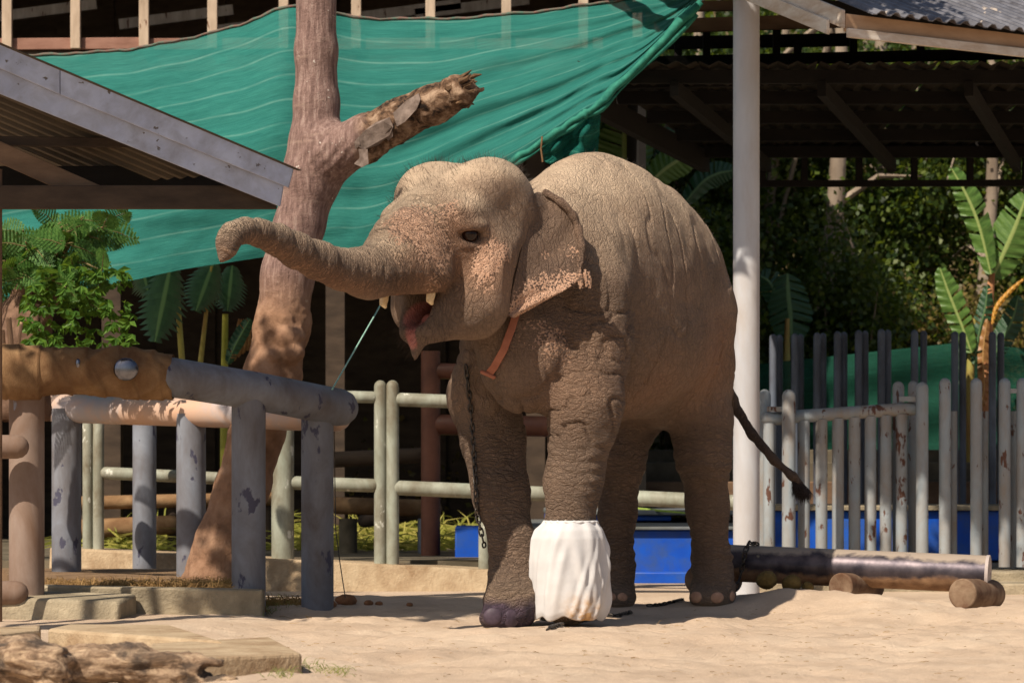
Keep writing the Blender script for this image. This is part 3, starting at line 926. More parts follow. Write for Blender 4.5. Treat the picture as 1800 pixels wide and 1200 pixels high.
M['chain'] = mat_simple('dark_steel', lin(52, 48, 46), lin(96, 90, 84), 30, 0.4, bump=0.2, metallic=0.8)
M['chrome'] = mat_simple('polished_steel', lin(96, 98, 106), lin(150, 150, 158), 8, 0.25, bump=0.02, metallic=1.0, chips=(lin(60, 60, 70), 0.66, 14))

# ------------------------------------------------------------------ ground
def axis(parts):
    out = []
    for a, b, st in parts:
        out += list(np.arange(a, b, st))
    out.append(parts[-1][1])
    return np.array(out)

def ground_z(x, y):
    p = np.stack([x, y, 0*x], 1)
    nearw = np.clip((18.2-y)/1.0, 0, 1)
    z = 0.03*vnoise(p*0.9+3)+0.022*vnoise(p*2.3+11)
    z += 0.012*vnoise(p*6+5)+0.008*vnoise(p*14+8)+0.0045*vnoise(p*31)
    g = lambda cx, cy, sx, sy, a: a*np.exp(-((x-cx)/sx)**2-((y-cy)/sy)**2)
    z += g(1.45, 16.05, 0.4, 0.4, 0.12)+g(2.05, 15.8, 0.42, 0.4, 0.11)+g(1.0, 15.2, 0.3, 0.3, 0.03)+g(3.1, 15.1, 0.7, 0.55, 0.11)+g(0.75, 16.1, 0.5, 0.5, 0.03)
    z -= g(2.55, 15.9, 0.35, 0.35, 0.05)
    # flatten where the elephant's feet and the pen stand
    for cx, cy, r, zz in ((0.3, 14.6, 0.35, 0.0), (-0.02, 14.5, 0.35, 0.0), (1.12, 16.0, 0.3, 0.055), (0.58, 15.88, 0.3, 0.045)):
        w = np.exp(-((x-cx)**2+(y-cy)**2)/(r*r))
        z = z*(1-w)+zz*w
    wl_ = np.clip((-1.2-x)*3, 0, 1)*np.clip((y-14.0)*2, 0, 1)
    z = z*(1-0.75*wl_)+0.01*wl_
    z = z*nearw
    return z
xs = axis([(-60, -8, 4.0), (-8, -3.4, 0.4), (-3.4, 3.4, 0.032), (3.4, 8, 0.4), (8, 60, 4.0)])
ys = axis([(2.0, 9.6, 0.5), (9.6, 17.2, 0.032), (17.2, 21, 0.2), (21, 27, 0.8), (27, 120, 6.0)])
gx, gy = np.meshgrid(xs, ys)
gz = ground_z(gx.ravel(), gy.ravel())
# dimples of feet and small heaps in the open sand
for _ in range(260):
    cx, cy = random.uniform(-2.6, 3.2), random.uniform(9.8, 15.8)
    r = random.uniform(0.03, 0.11); a = random.uniform(-0.014, 0.008)
    d2 = ((gx.ravel()-cx)**2+(gy.ravel()-cy)**2)/(r*r)
    m = d2 < 6
    gz[m] += a*np.exp(-d2[m])-a*0.4*np.exp(-(np.sqrt(d2[m])-1.5)**2*3)
gv = np.stack([gx.ravel(), gy.ravel(), gz], 1)
nxg, nyg = len(xs), len(ys)
ii = (np.arange(nyg-1)[:, None]*nxg+np.arange(nxg-1)[None, :]).ravel()
gf = np.stack([ii, ii+1, ii+nxg+1, ii+nxg], 1)
t = NT('sand')
v = t.coord(rnd=False)
c = t.ramp(t.noise(v, 1.6, 6, 0.6), [(0.3, lin(184, 162, 140)), (0.5, lin(198, 176, 153)), (0.72, lin(210, 190, 167))])
c = t.mix(t.ramp(t.noise(v, 9, 5, 0.6), [(0.62, 0.0), (0.75, 0.5)]), c, lin(164, 130, 98))
grain = t.noise(v, 260, 3, 0.7)
c = t.mix(t.ramp(grain, [(0.30, 0.5), (0.42, 0.0)]), c, lin(150, 122, 98))
c = t.mix(t.ramp(t.voro(v, 55), [(0.07, 0.9), (0.12, 0.0)]), c, lin(228, 214, 194))
c = t.mix(t.ramp(t.noise(v, 75, 3, 0.6), [(0.68, 0.0), (0.74, 0.6)]), c, lin(118, 92, 70))
t.setc(c); t.setr(0.95)
t.bsdf.inputs['Specular IOR Level'].default_value = 0.15
t.setn(t.bump(grain, 0.55, 0.008, t.bump(t.noise(v, 38, 6, 0.7), 0.6, 0.018)))
ground = mesh_obj('ground', gv, gf, t.m, None, 180, loc=(0, 0, 0))
tag(ground, 'pale loose sand with small heaps and footprints', kind='structure')
GBVH = BVHTree.FromPolygons([tuple(p) for p in gv[::1]], [tuple(q) for q in gf.tolist()])
def gz_at(x, y):
    h = GBVH.ray_cast(Vector((x, y, 3)), Vector((0, 0, -1)))
    return h[0].z if h[0] else 0.0
def ground_px(px, py):
    d = (P(px, py, 10)-Vector((0, 0, EYE))).normalized()
    h = GBVH.ray_cast(Vector((0, 0, EYE)), d)
    return h[0]

# hillside behind
hx = np.linspace(-30, 40, 71); hy = np.linspace(27.5, 75, 48)
a, b = np.meshgrid(hx, hy)
q = np.stack([a.ravel(), b.ravel(), 0*a.ravel()], 1)
hz = np.clip((b.ravel()-28.5), 0, 40)*0.34-0.05+0.35*vnoise(q*0.35)*np.clip((b.ravel()-28)*0.5, 0, 1)
q[:, 2] = hz
n_ = len(hx)
ii = (np.arange(len(hy)-1)[:, None]*n_+np.arange(n_-1)[None, :]).ravel()
hill = mesh_obj('hillside', q, np.stack([ii, ii+1, ii+n_+1, ii+n_], 1),
                mat_simple('leaf_litter', lin(84, 66, 48), lin(124, 100, 74), 2, 0.95, bump=0.8, bdist=0.05, bscale=9, dirt=(lin(58, 70, 34), 0.5, 1.5)), None, 180, loc=(0, 0, 0))
tag(hill, 'wooded slope of dry leaf litter rising behind the enclosure', kind='structure')

# floor of the shed behind, raised kerb, steps
m = MB(); m.box((-3.85, 23.6, 0.09), (8.5, 8.4, 0.2))
tag(m.build('shed_floor', M['concrete_dark'], None, 0, loc=(-3.85, 23.6, 0)), kind='structure')
m = MB()
A = [P(90, 961, 19.0), P(1015, 1008, 19.0)]
q = []
for p in A:
    q += [Vector((p.x, 18.86, -0.05)), Vector((p.x, 19.4, -0.05)), Vector((p.x, 19.4, p.z)), Vector((p.x, 18.94, p.z))]
kerb = m.hexa(q).build('kerb', M['concrete_pale'], None, 30, bevel=0.015)
tag(kerb, 'low sandy concrete kerb under the pale green pipe fence', kind='structure')
m = MB(); m.box((3.65, 20.5, 0.03), (4.3, 3.4, 0.2)); m.box((4.0, 18.6, -0.02), (2.2, 0.5, 0.18))
tag(m.build('paving', M['concrete'], None, 0, bevel=0.01), 'concrete paving under the grey pipe gate', kind='structure')
# ------------------------------------------------------------------ pipe pen on the left
pen = thing('pipe_pen', P(300, 1070, 15.6), 'holding pen of thick blue-grey pipes round the leaning tree', 'pen')
near = [P(-60, 652, 15.1), P(150, 652, 15.3), P(290, 661, 15.5), P(450, 687, 15.8), P(597, 716, 16.15)]
nb = MB().tube(near, [R(35, p.y) for p in near[:3]]+[R(33.5, 15.8), R(33, 16.15)], 28, 'dome_end').build('beam', M['pipe_blue'], pen, 60)
far = [P(592, 733, 16.2), P(500, 731, 16.6), P(400, 727, 17.0), P(97, 717, 18.0)]
t = NT('beige_pipe_paint'); v = t.coord()
cc = t.ramp(t.noise(v, 2.2, 6, 0.65, 0.5), [(0.36, lin(164, 158, 160)), (0.5, lin(186, 158, 140)), (0.66, lin(198, 160, 134))])  # mottled from greyish to warm beige
cc = t.mix(t.ramp(t.noise(v, 9, 5, 0.6), [(0.64, 0), (0.7, 0.8)]), cc, lin(214, 196, 180))
t.setc(cc); t.setr(0.6); t.setn(t.bump(t.noise(v, 50, 4), 0.2, 0.003))
fb = MB().tube(far, [R(25, p.y) for p in far], 24, 'dome').build('beam', t.m, pen, 60)
tag(fb, 'beige far beam of the pen')
def pen_post(px, y0, y1, r, Y, mat='pipe_blue'):
    a = P(px, y1+14, Y); b = P(px, y0, Y)
    MB().tube([a, a.lerp(b, .33), a.lerp(b, .66), b], R(r, Y), 24).build('post', M[mat], pen, 50)
M['pipe_muddy'] = mat_simple('muddy_pipe_paint', lin(132, 116, 106), lin(164, 148, 138), 4, 0.8, (1, 1, 0.5), 0.3, 0.003, 50, dirt=(lin(112, 84, 64), 0.7, 3), chips=(lin(138, 140, 152), 0.68, 6))
pen_post(47, 650, 1074, 31, 15.25, 'pipe_muddy')
pen_post(437, 685, 1072, 30, 15.78)
pen_post(558, 712, 1064, 28.5, 16.12)
pen_post(336, 727, 1018, 26, 17.2)
pen_post(117, 718, 1006, 26, 17.9)
for (y, x1, rr) in ((785, 30, 21), (1042, 28, 22)):
    MB().tube([P(-80, y, 15.0), P(x1, y, 15.02)], R(rr, 15), 20, 'dome_end').build('rail', M['pipe_muddy'], pen, 50)
# sacking wrapped round the near beam
sv = []; sf = []
ns, nk = 300, 56
path = near[:3]
def pathat(u):
    pts = [P(-60, 652, 15.1), P(150, 652, 15.3), P(290, 661, 15.5), P(305, 663, 15.53)]
    x = u*(len(pts)-1); i = min(int(x), len(pts)-2)
    return pts[i].lerp(pts[i+1], x-i)
arr = np.zeros((ns*nk, 3))
for i in range(ns):
    u = i/(ns-1); c = pathat(u)
    px = 900+c.x/c.y*F
    for k in range(nk):
        a = 2*math.pi*k/nk
        r = R(39.5, c.y)
        r *= 1+0.015*math.sin(px*0.06+math.sin(a)*2)+0.008*math.sin(px*0.21+3*math.sin(a+1))
        r += 0.004*max(0, math.sin(px*0.05+1.0*math.sin(a)))**10
        # overlapping turns of the cloth
        ph = (px/58.0+a/(2*math.pi)+0.15*math.sin(a*2)) % 1.0
        r += 0.009*ph*(1 if ph < 0.94 else (1-ph)/0.06)
        if px < 75: r += 0.016
        if 165 < px < 290: r += 0.010*math.sin((px-165)/125*math.pi)
        if px > 288: r -= 0.004
        # sagging loose cloth below near the first post
        low = max(0, -math.sin(a))
        r += 0.02*low*math.exp(-((px-40)/45)**2)
        r += 0.004*mnoise.noise(Vector((px*0.03, math.cos(a)*1.5, math.sin(a)*1.5)))
        r += 0.0035*abs(math.sin(px*0.09+1.1*math.sin(a*1.0+px*0.01)))**8
        # folded rim round the bolt plate
        d = math.hypot((px-222)/68, (-math.sin(a)*38+2)/36)
        if math.cos(a) > -2 : r += 0.012*math.exp(-((d-0.98)/0.09)**2) if math.cos(a) > 0 else 0
        arr[i*nk+k] = c+Vector((0, -math.cos(a)*r, math.sin(a)*r))
f = []
for i in range(ns-1):
    for k in range(nk):
        f.append((i*nk+k, i*nk+(k+1) % nk, (i+1)*nk+(k+1) % nk, (i+1)*nk+k))
wrap = mesh_obj('sacking_wrap', arr, np.array(f), M['tan_wrap'], pen, 180)
tag(wrap, 'tan sacking bound round the near beam')
tag(MB().ball(P(225, 650, 15.30), (R(22, 15.3), 0.022, R(20, 15.3)), 20, 12).build('bolt_cap', M['chrome'], pen, 180), 'shiny round steel cap showing through the sacking')
tag(MB().ball(P(137, 639, 15.17), (R(4.5, 15.2), 0.012, R(9, 15.2)), 12, 8).build('bolt_cap', M['chrome'], pen, 180), 'small steel bolt showing through the sacking')
for v_ in pen.children:
    if v_.name.startswith('bolt_cap'):
        pass
# move caps to the cloth's outer face
caps = [o for o in pen.children if o.name.startswith('bolt_cap')]
for o in caps:
    o.location.y -= 0.082 if 'round' in o['label'] else 0.0

# bed inside the pen, with a concrete edge
m = MB()
m.hexa([P(30, 1075, 15.66), P(470, 1075, 15.66), Vector((-1.6, 18.4, 0)), Vector((-3.3, 18.4, 0)),
        Vector((P(30, 0, 15.66).x, 15.66, 0.15)), Vector((P(455, 0, 15.66).x, 15.66, 0.14)), Vector((-1.75, 18.4, 0.16)), Vector((-3.3, 18.4, 0.17))])
M['soil'] = mat_simple('dry_soil', lin(104, 82, 60), lin(140, 114, 86), 5, 0.95, bump=0.8, bdist=0.02, bscale=25)
tag(m.build('planting_bed', M['soil'], None, 0), 'raised bed of dry soil inside the pipe pen', kind='structure')
m = MB()
q = []
for px, yt in ((70, 1028), (462, 1036)):
    a = P(px, yt, 15.52)
    q += [Vector((a.x, 15.50, -0.08)), Vector((a.x, 15.66, -0.08)), Vector((a.x, 15.66, a.z)), Vector((a.x, 15.50, a.z))]
m.hexa(q)
tag(m.build('bed_edging', M['concrete'], None, 30, bevel=0.012), 'straight concrete edging of the bed in the shade', kind='structure')
m = MB()
q = []
for px, yt in ((-30, 1040), (214, 1048)):
    a = P(px, yt, 15.1)
    q += [Vector((a.x, 14.95, -0.08)), Vector((a.x+0.03, 15.48, -0.08)), Vector((a.x+0.03, 15.48, a.z)), Vector((a.x, 15.0, a.z-0.02))]
m.hexa(q)
tag(m.build('concrete_block', M['concrete'], None, 30, bevel=0.02), 'worn flat concrete block against the bed edging', 'block')

# ------------------------------------------------------------------ pale green fence along the kerb
fen = thing('pipe_fence', P(600, 990, 19.05), 'pale green pipe fence with double posts on the concrete kerb', 'fence')
FY = 19.08
def vpost(root, px, y0, y1, r, Y, mat, cap='dome_end', name='post', extra=6, seg=16):
    a = P(px, y1+extra, Y); b = P(px, y0+r, Y)
    MB().tube([a, a.lerp(b, .5), b], R(r, Y), seg, cap).build(name, M[mat], root, 60)
def hrail(root, x0, y0, x1, y1, r, Y, mat, name='rail', Y2=None, cap='dome', seg=16):
    a = P(x0, y0, Y); b = P(x1, y1, Y2 or Y)
    MB().tube([a, a.lerp(b, .25), a.lerp(b, .5), a.lerp(b, .75), b], [R(r, Y)]*5, seg, cap).build(name, M[mat], root, 60)
for px, y0, y1, r in ((154, 700, 966, 9), (173, 700, 966, 10), (497, 660, 984, 20), (668.5, 668, 992, 11), (690, 668, 992, 11.5), (851, 700, 1002, 10), (869, 700, 1003, 9)):
    vpost(fen, px, y0, y1, r, FY, 'pipe_green')
tag(None or [o for o in fen.children][-1], None)
vpost(fen, 254, 690, 1000, 21, 18.75, 'pipe_blue', extra=20)
hrail(fen, 183, 688, 655, 698, 10.5, FY, 'pipe_green'); hrail(fen, 704, 702, 1010, 714, 12, FY, 'pipe_green')
hrail(fen, 184, 831, 487, 845, 11, FY, 'pipe_green'); hrail(fen, 510, 848, 655, 853, 12, FY, 'pipe_green')
hrail(fen, 701, 857, 1010, 870, 13, FY, 'pipe_green'); hrail(fen, 1010, 870, 1292, 883, 13.5, FY, 'pipe_green', Y2=18.7)

# brown pipes inside the shed
rk = thing('wrapped_rail', P(680, 985, 21.2), 'low inner rail wrapped in tan sacking behind the pale green fence', 'rail')
hrail(rk, 590, 888, 762, 893, 15, 21.2, 'tan_wrap', 'beam'); vpost(rk, 612, 895, 968, 16, 21.25, 'concrete_dark', 'flat', extra=4)
vpost(rk, 750, 895, 968, 16, 21.15, 'pipe_dark', 'flat', extra=4)
hrail(rk, 640, 915, 742, 900, 12, 21.6, 'dark_wood', 'brace', Y2=21.2)
rk2 = thing('wrapped_rail', P(330, 960, 22.0), 'long brown double rail in the shade behind the pen', 'rail')
hrail(rk2, 120, 884, 480, 876, 12, 22.0, 'tan_wrap', 'beam'); hrail(rk2, 130, 930, 300, 922, 17, 22.0, 'tan_wrap', 'beam')
for px in (150, 305, 470): vpost(rk2, px, 875, 960, 11, 22.05, 'dark_wood', 'flat', extra=4)
rp = thing('red_pipe_frame', P(757, 965, 20.6), 'dark red-brown pipe frame standing in the shed behind the elephant', 'frame')
vpost(rp, 757, 600, 970, 17, 20.6, 'rust_pipe', 'flat')
hrail(rp, 772, 652, 1000, 658, 14, 20.6, 'rust_pipe', 'bar'); hrail(rp, 775, 746, 1000, 750, 18, 20.6, 'rust_pipe', 'bar')
hrail(rp, 580, 808, 745, 800, 14, 20.9, 'dark_wood', 'bar')

# ------------------------------------------------------------------ blue platform
bp = thing('blue_platform', P(1150, 1015, 20.6), 'bright blue painted platform with grey top behind the elephant', 'platform')
def blk(root, x0, x1, yt, yb, Y, depth, mat, name, bev=0.01):
    a = P(x0, yt, Y); b = P(x1, yb, Y)
    m = MB(); m.box(((a.x+b.x)/2, Y+depth/2, (a.z+b.z)/2), (b.x-a.x, depth, a.z-b.z))
    return m.build(name, M[mat], root, 30, bevel=bev)
blk(bp, 800, 868, 925, 1000, 20.2, 0.5, 'blue', 'end_block')
blk(bp, 792, 815, 995, 1002, 20.15, 0.3, 'blue', 'foot')
blk(bp, 905, 1345, 931, 1008, 20.45, 4.5, 'blue', 'front_panel')
blk(bp, 1115, 1345, 1005, 1026, 20.3, 0.4, 'blue', 'foot')
blk(bp, 905, 1345, 925.5, 931, 20.40, 4.6, 'slab_grey', 'top_slab', 0.006)
blk(bp, 960, 1180, 905, 915, 22.2, 1.2, 'blue', 'upper_step'); blk(bp, 960, 1340, 896, 905.4, 22.15, 2.2, 'slab_grey', 'upper_slab')
blk(bp, 1352, 2000, 897, 985, 20.9, 1.2, 'blue', 'side_panel')
blk(bp, 1352, 2000, 888, 897, 20.85, 1.3, 'concrete', 'side_slab', 0.006)
tag(MB().tube([P(1120, 893, 22.4), P(1160, 897, 22.1), P(1215, 902, 21.9)], [0.008, 0.01, 0.006], 6).build('cut_stalk', mat_simple('green_stalk', lin(110, 140, 50), lin(150, 170, 80), 10, 0.7), None, 60), 'green cut stalk lying on the grey top of the blue platform', 'stalk')

# ------------------------------------------------------------------ white column
cl = thing('column', (P(1312, 0, 18.2).x, 18.2, 0), 'tall round white column carrying the roof beside the elephant', 'column')
cx = P(1312, 0, 18.2).x
MB().tube([(cx, 18.2, z) for z in np.linspace(-0.05, 5.0, 14)], R(23.3, 18.2), 36).build('shaft', M['white_column'], cl, 60)
MB().tube([(cx, 18.2, 4.95), (cx, 18.2, 5.05)], R(30, 18.2), 36).build('cap', M['white_column'], cl, 40)

# ------------------------------------------------------------------ steel log on short feet
t = NT('polished_worn_pipe'); v = t.coord((1, 1, 1))
ln = thing('steel_log', P(1500, 1040, 16.4), 'thick worn steel pipe lying on short stub feet in the sand', 'pipe')
la, lb = P(1262, 988, 16.62), P(1737, 1009, 16.2)
sepz = t.node('ShaderNodeSeparateXYZ')
geo = t.node('ShaderNodeNewGeometry')
t.l.new(geo.outputs['Normal'], sepz.inputs[0])
hgt = sepz.outputs['Z']
n1 = t.noise(v, 5, 6, 0.65, 0.6)
dusty = t.ramp(t.math('ADD', hgt, t.math('MULTIPLY', t.math('SUBTRACT', n1, 0.5), 1.0)), [(0.62, 0.0), (0.82, 1.0)])
rusty = t.ramp(t.math('ADD', t.math('MULTIPLY', hgt, -1.0), t.math('MULTIPLY', t.math('SUBTRACT', n1, 0.5), 1.2)), [(0.26, 0.0), (0.48, 1.0)])
cc = t.ramp(t.noise(v, 12, 5), [(0.3, lin(46, 42, 50)), (0.7, lin(92, 84, 88))])
cc = t.mix(rusty, cc, t.ramp(t.noise(v, 14, 4), [(0.3, lin(104, 72, 48)), (0.7, lin(160, 126, 94))]))
cc = t.mix(dusty, cc, lin(150, 136, 122))
cc = t.mix(t.ramp(t.noise(v, 3.3, 3, 0.5), [(0.66, 0), (0.68, 1)]), cc, lin(176, 166, 140))
t.setc(cc)
t.setr(t.mix(t.math('MAXIMUM', dusty, rusty), (0.42, 0.42, 0.42, 1), (0.8, 0.8, 0.8, 1)))
t.l.new(t.math('MULTIPLY', t.math('SUBTRACT', 1.0, t.math('MAXIMUM', dusty, rusty)), 0.7), t.bsdf.inputs['Metallic'])
t.setn(t.bump(t.noise(v, 40, 4), 0.15, 0.003))
MB().tube([la.lerp(lb, k/10) for k in range(11)], [R(32.5, 16.5)]*11, 36).build('barrel', t.m, ln, 40)
dr = (lb-la).normalized()
MB().tube([lb-dr*0.01, lb+dr*0.008], [R(33.8, 16.4)]*2, 36).build('end_cap', mat_simple('grey_end_plate', lin(150, 140, 138), lin(176, 164, 158), 8, 0.6, chips=(lin(134, 92, 66), 0.62, 10)), ln, 40)
M['rust'] = mat_simple('rusty_stub', lin(100, 80, 62), lin(146, 124, 102), 7, 0.85, bump=0.4, bdist=0.004, dirt=(lin(84, 54, 36), 0.5, 9))
for px, py, r, Y in ((1706, 1043, 27, 16.15), (1492, 1030, 24, 16.4), (1238, 1018, 24, 16.65)):
    a = P(px-12, py, Y-0.16)
    MB().tube([a+Vector((-0.012, -0.02, 0.0)), a+Vector((0.12, 0.16, -0.01)), a+Vector((0.22, 0.4, -0.02))], [R(r, Y)]*3, 28).build('stub_foot', M['rust'], ln, 40, bevel=0.008)
dung = mat_simple('dung', lin(88, 72, 36), lin(124, 102, 58), 14, 0.95, bump=1.0, bdist=0.012, bscale=60)
for px, py, r, dl in ((1348, 1019, 19, 'round olive brown dung ball closest to the chain on the steel pipe'), (1392, 1025, 18, 'round olive brown dung ball between the other ball and the crumbled one'), (1420, 1031, 11, 'smallest crumbled dung ball in front of the steel pipe')):
    p = P(px, py, 16.15)
    m = MB(); m.ball((0, 0, 0), (R(r, 16), R(r, 16), R(r*0.85, 16)), 18, 12, 0.05)
    m.v = [p+v_*(1+0.08*mnoise.noise(v_*30)) for v_ in m.v]
    tag(m.build('dung_ball', dung, None, 180), dl, 'dung', 'dung balls by the steel pipe')

# ------------------------------------------------------------------ grey pipe gate on the right
gt = thing('pipe_gate', P(1490, 965, 19.3), 'grey pipe gate of upright bars with flaking paint beside the white column', 'gate')
GY = 19.3
vpost(gt, 1344, 684, 990, 11, GY+0.12, 'pipe_grey'); vpost(gt, 1386.5, 684, 990, 12, GY-0.12, 'pipe_grey')
vpost(gt, 1579, 670, 990, 10.5, GY+0.16, 'pipe_grey'); vpost(gt, 1605, 669, 990, 9, GY+0.3, 'pipe_grey'); vpost(gt, 1621, 671, 990, 11, GY-0.12, 'pipe_grey')
hrail(gt, 1348, 735, 1372, 736, 11, GY, 'pipe_grey', 'top_rail'); hrail(gt, 1398, 732, 1604, 718, 11.5, GY, 'pipe_grey', 'top_rail')
for i, px in enumerate((1352, 1413, 1444, 1473, 1502, 1530, 1557, 1585)):
    yt = 734-(px-1398)*0.068
    vpost(gt, px, yt-4, 990, 10.5, GY, 'pipe_grey', 'flat', 'bar')
for (x0, x1, y) in ((1350, 1380, 719), (1582, 1612, 701)):
    m = MB(); a = P(x0, y, GY); b = P(x1, y, GY-0.06)
    m.beam(a, b, 0.05, R(9, GY)).build('hinge_plate', M['pipe_grey'], gt, 0, bevel=0.004)
ORD = ('first', 'second', 'third', 'fourth', 'fifth', 'sixth', 'seventh', 'eighth', 'ninth')
for i, (px, px2) in enumerate(((1661, 1676), (1716, 1731), (1766, 1780), (1797, 1815))):
    st = thing('barrier_post', P(px, 985, 19.2), ORD[i]+' upright grey pipe past the gate, flaking paint, a shorter pipe behind it', 'post', 'flaking grey posts past the gate')
    vpost(st, px, 664, 990, 10.5, 19.2, 'pipe_grey', name='pipe'); vpost(st, px2, 716, 990, 6.5, 19.32, 'pipe_grey', 'flat', name='pipe')
    if px > 1750 and px < 1790:
        m = MB(); m.beam(P(px, 687, 19.2), P(1799, 687, 19.2), 0.03, R(8, 19.2)).build('link_plate', M['pipe_grey'], st, 0)
for i, (xa, xb, yt) in enumerate(((1359, 1370, 587), (1397, 1407, 586), (1436, 1446.5, 584), (1472, 1483.5, 582), (1509, 1520.5, 580), (1549, 1560.5, 578), (1607.5, 1623.5, 580), (1678.5, 1692, 582), (1744.5, 1759, 583))):
    st = thing('tall_post', P(xa, 800, 23.4), ORD[i]+' pair of tall slate-grey pipes counted from the white column, before the netting', 'post', 'tall slate-grey posts behind the gate')
    vpost(st, xa, yt, 905, 6.6, 23.4, 'pipe_dark', name='pipe', seg=12); vpost(st, xb, yt+1, 905, 6.2, 23.5, 'pipe_dark', name='pipe', seg=12)
# concrete steps behind the gate
sw = thing('stepped_wall', P(1560, 880, 24.3), 'low stepped concrete wall under the far green netting', 'wall')
for (yt, yb, Y, mt) in ((790, 812, 24.6, 'concrete_dark'), (812, 846, 24.35, 'concrete_dark'), (846, 884, 24.0, 'brown_wood')):
    blk(sw, 1050, 2050, yt, yb+22, Y, 0.6, mt, 'step')
# ------------------------------------------------------------------ roof corner on the left
lr = thing('shelter', P(0, 1000, 14.5), 'shelter corner with blue-grey fascia boards and brown beams above the pipe pen', 'shelter')
RY = 14.6
def board(root, q, Y, th, mat, name, dY=0.0):
    """q: four photo pixels of the face (ring), th: thickness away from the viewer"""
    f0 = [P(a, b, Y+dY*i) for i, (a, b) in enumerate(q)]
    m = MB(); m.hexa([p for p in f0]+[p+Vector((0, th, 0)) for p in f0])
    return m.build(name, M[mat], root, 0, bevel=0.004)
board(lr, [(-120, 68), (105, 166), (105, 121), (-120, 23)], RY-0.0, 0.025, 'fascia', 'fascia_board')
board(lr, [(106, 166.5), (507, 330), (516, 296), (106, 121.5)], RY-0.0, 0.025, 'fascia', 'fascia_board')
board(lr, [(-120, 117), (492, 363), (500, 316), (-120, 46)], RY+0.03, 0.025, 'fascia', 'lower_fascia_board')
DV = Vector((-0.5, 0.30, 0))
def corr_sheet(root, a, b, d, n, amp, mat, name, thick=0.004, flip=1, sharp=True):
    """sheet from edge a-b swept by d; ribs run along a-b, waves across d"""
    a, b, d = Vector(a), Vector(b), Vector(d)
    nrm = (b-a).cross(d).normalized()*flip
    prof = [0, 0, 1, 1] if sharp else [0, 0.5, 1, 0.5]
    vs = []; fs = []
    K = n*4+1
    for k in range(K):
        off = nrm*amp*prof[k % 4]
        for e in (a, b):
            vs.append(e+d*(k/(K-1))+off)
    for k in range(K-1):
        fs.append((2*k, 2*k+1, 2*k+3, 2*k+2))
    o = mesh_obj(name, vs, fs, M[mat], root, 0)
    md = o.modifiers.new('solid', 'SOLIDIFY'); md.thickness = thick
    return o
top = P(-120, 24, RY-0.012); bot = P(530, 299, RY-0.012)
corr_sheet(lr, top, bot, DV*1.0, 7, 0.012, 'corr_dark', 'roof_sheet')
corr_sheet(lr, top+DV, bot+DV, DV*1.2, 8, 0.018, 'corr_dark', 'roof_sheet')
corr_sheet(lr, top+DV*2.2, bot+DV*2.2, DV*1.6, 8, 0.018, 'corr_dark', 'roof_sheet')
m = MB(); a = P(-100, 347, RY+0.12); b = P(486, 347, RY+0.12)
m.beam(a, b, 0.06, R(41, RY)).build('tie_beam', M['dark_wood'], lr, 0, bevel=0.004)
m = MB(); m.beam(P(-40, 250, RY+0.22), P(190, 352, RY+0.22), 0.05, R(36, RY)).build('brace', M['brown_wood'], lr, 0, bevel=0.004)
m = MB(); m.beam(P(-60, 248, RY+0.34), P(280, 252, RY+0.34), 0.05, R(17, RY)).build('purlin', M['dark_wood'], lr, 0, bevel=0.004)
m = MB(); m.beam(P(-60, 314, RY+0.5), P(400, 314, RY+0.5), 0.05, R(44, RY)).build('purlin', M['black_wood'], lr, 0, bevel=0.004)
MB().tube([Vector((P(-4, 0, RY+0.15).x, RY+0.15, -0.05)), Vector((P(-4, 0, RY+0.15).x, RY+0.15, 2.35))], R(8, RY), 12).build('post', M['brown_wood'], lr, 40)

# ------------------------------------------------------------------ near roof at top right
rr_ = thing('open_shed', (3.6, 19.0, 0), 'open shed with white fascia boards and corrugated roof beside the white column', 'shed')
K = P(1487, 24, 17.0); ed = Vector((0.83, 0.557, 0)).normalized()
sd = Vector((-0.557, 0.83, 0.40)).normalized()
up = ed.cross(sd).normalized()
if up.z < 0: up = -up
# corrugated roof, five sheets side by side
for i in range(5):
    a = K+ed*(0.12+i*0.9)-sd*0.10+up*0.035
    corr_sheet(rr_, a+sd*3.6, a, ed*0.9, 8, 0.024, 'corr_grey', 'roof_sheet', 0.006, 1 if up.dot((sd*-1).cross(ed)) > 0 else -1)
def face_board(root, a, b, h, th, nrm, mat, name):
    a = Vector(a); b = Vector(b); dn = Vector((0, 0, -h)); t_ = Vector(nrm).normalized()*th
    m = MB(); m.hexa([a, b, b+dn, a+dn, a+t_, b+t_, b+dn+t_, a+dn+t_])
    return m.build(name, M[mat], root, 0, bevel=0.004)
inw = Vector((-0.557, 0.83, 0))
face_board(rr_, K+ed*0.0, K+ed*4.5, 0.105, 0.025, inw, 'fascia_tan', 'fascia_board')
face_board(rr_, K+Vector((0, 0, -0.09))-inw*0.027, K+ed*4.5+Vector((0, 0, -0.09))-inw*0.027, 0.055, 0.025, inw, 'fascia_white', 'fascia_strip')
rin = ed
face_board(rr_, K-ed*0.03+Vector((0, 0, 0.02)), K-ed*0.03+sd*3.4+Vector((0, 0, 0.02)), 0.11, 0.025, rin, 'fascia_white', 'rake_board')
face_board(rr_, K-ed*0.055+sd*0.12+Vector((0, 0, -0.07)), K-ed*0.055+sd*3.4+Vector((0, 0, -0.07)), 0.09, 0.024, rin, 'fascia_white', 'rake_board')
for i in range(4):
    a = K+sd*(0.5+0.85*i)-up*0.06
    m = MB(); m.beam(a+ed*0.05, a+ed*4.5, 0.05, 0.08).build('purlin', M['black_wood'], rr_, 0)
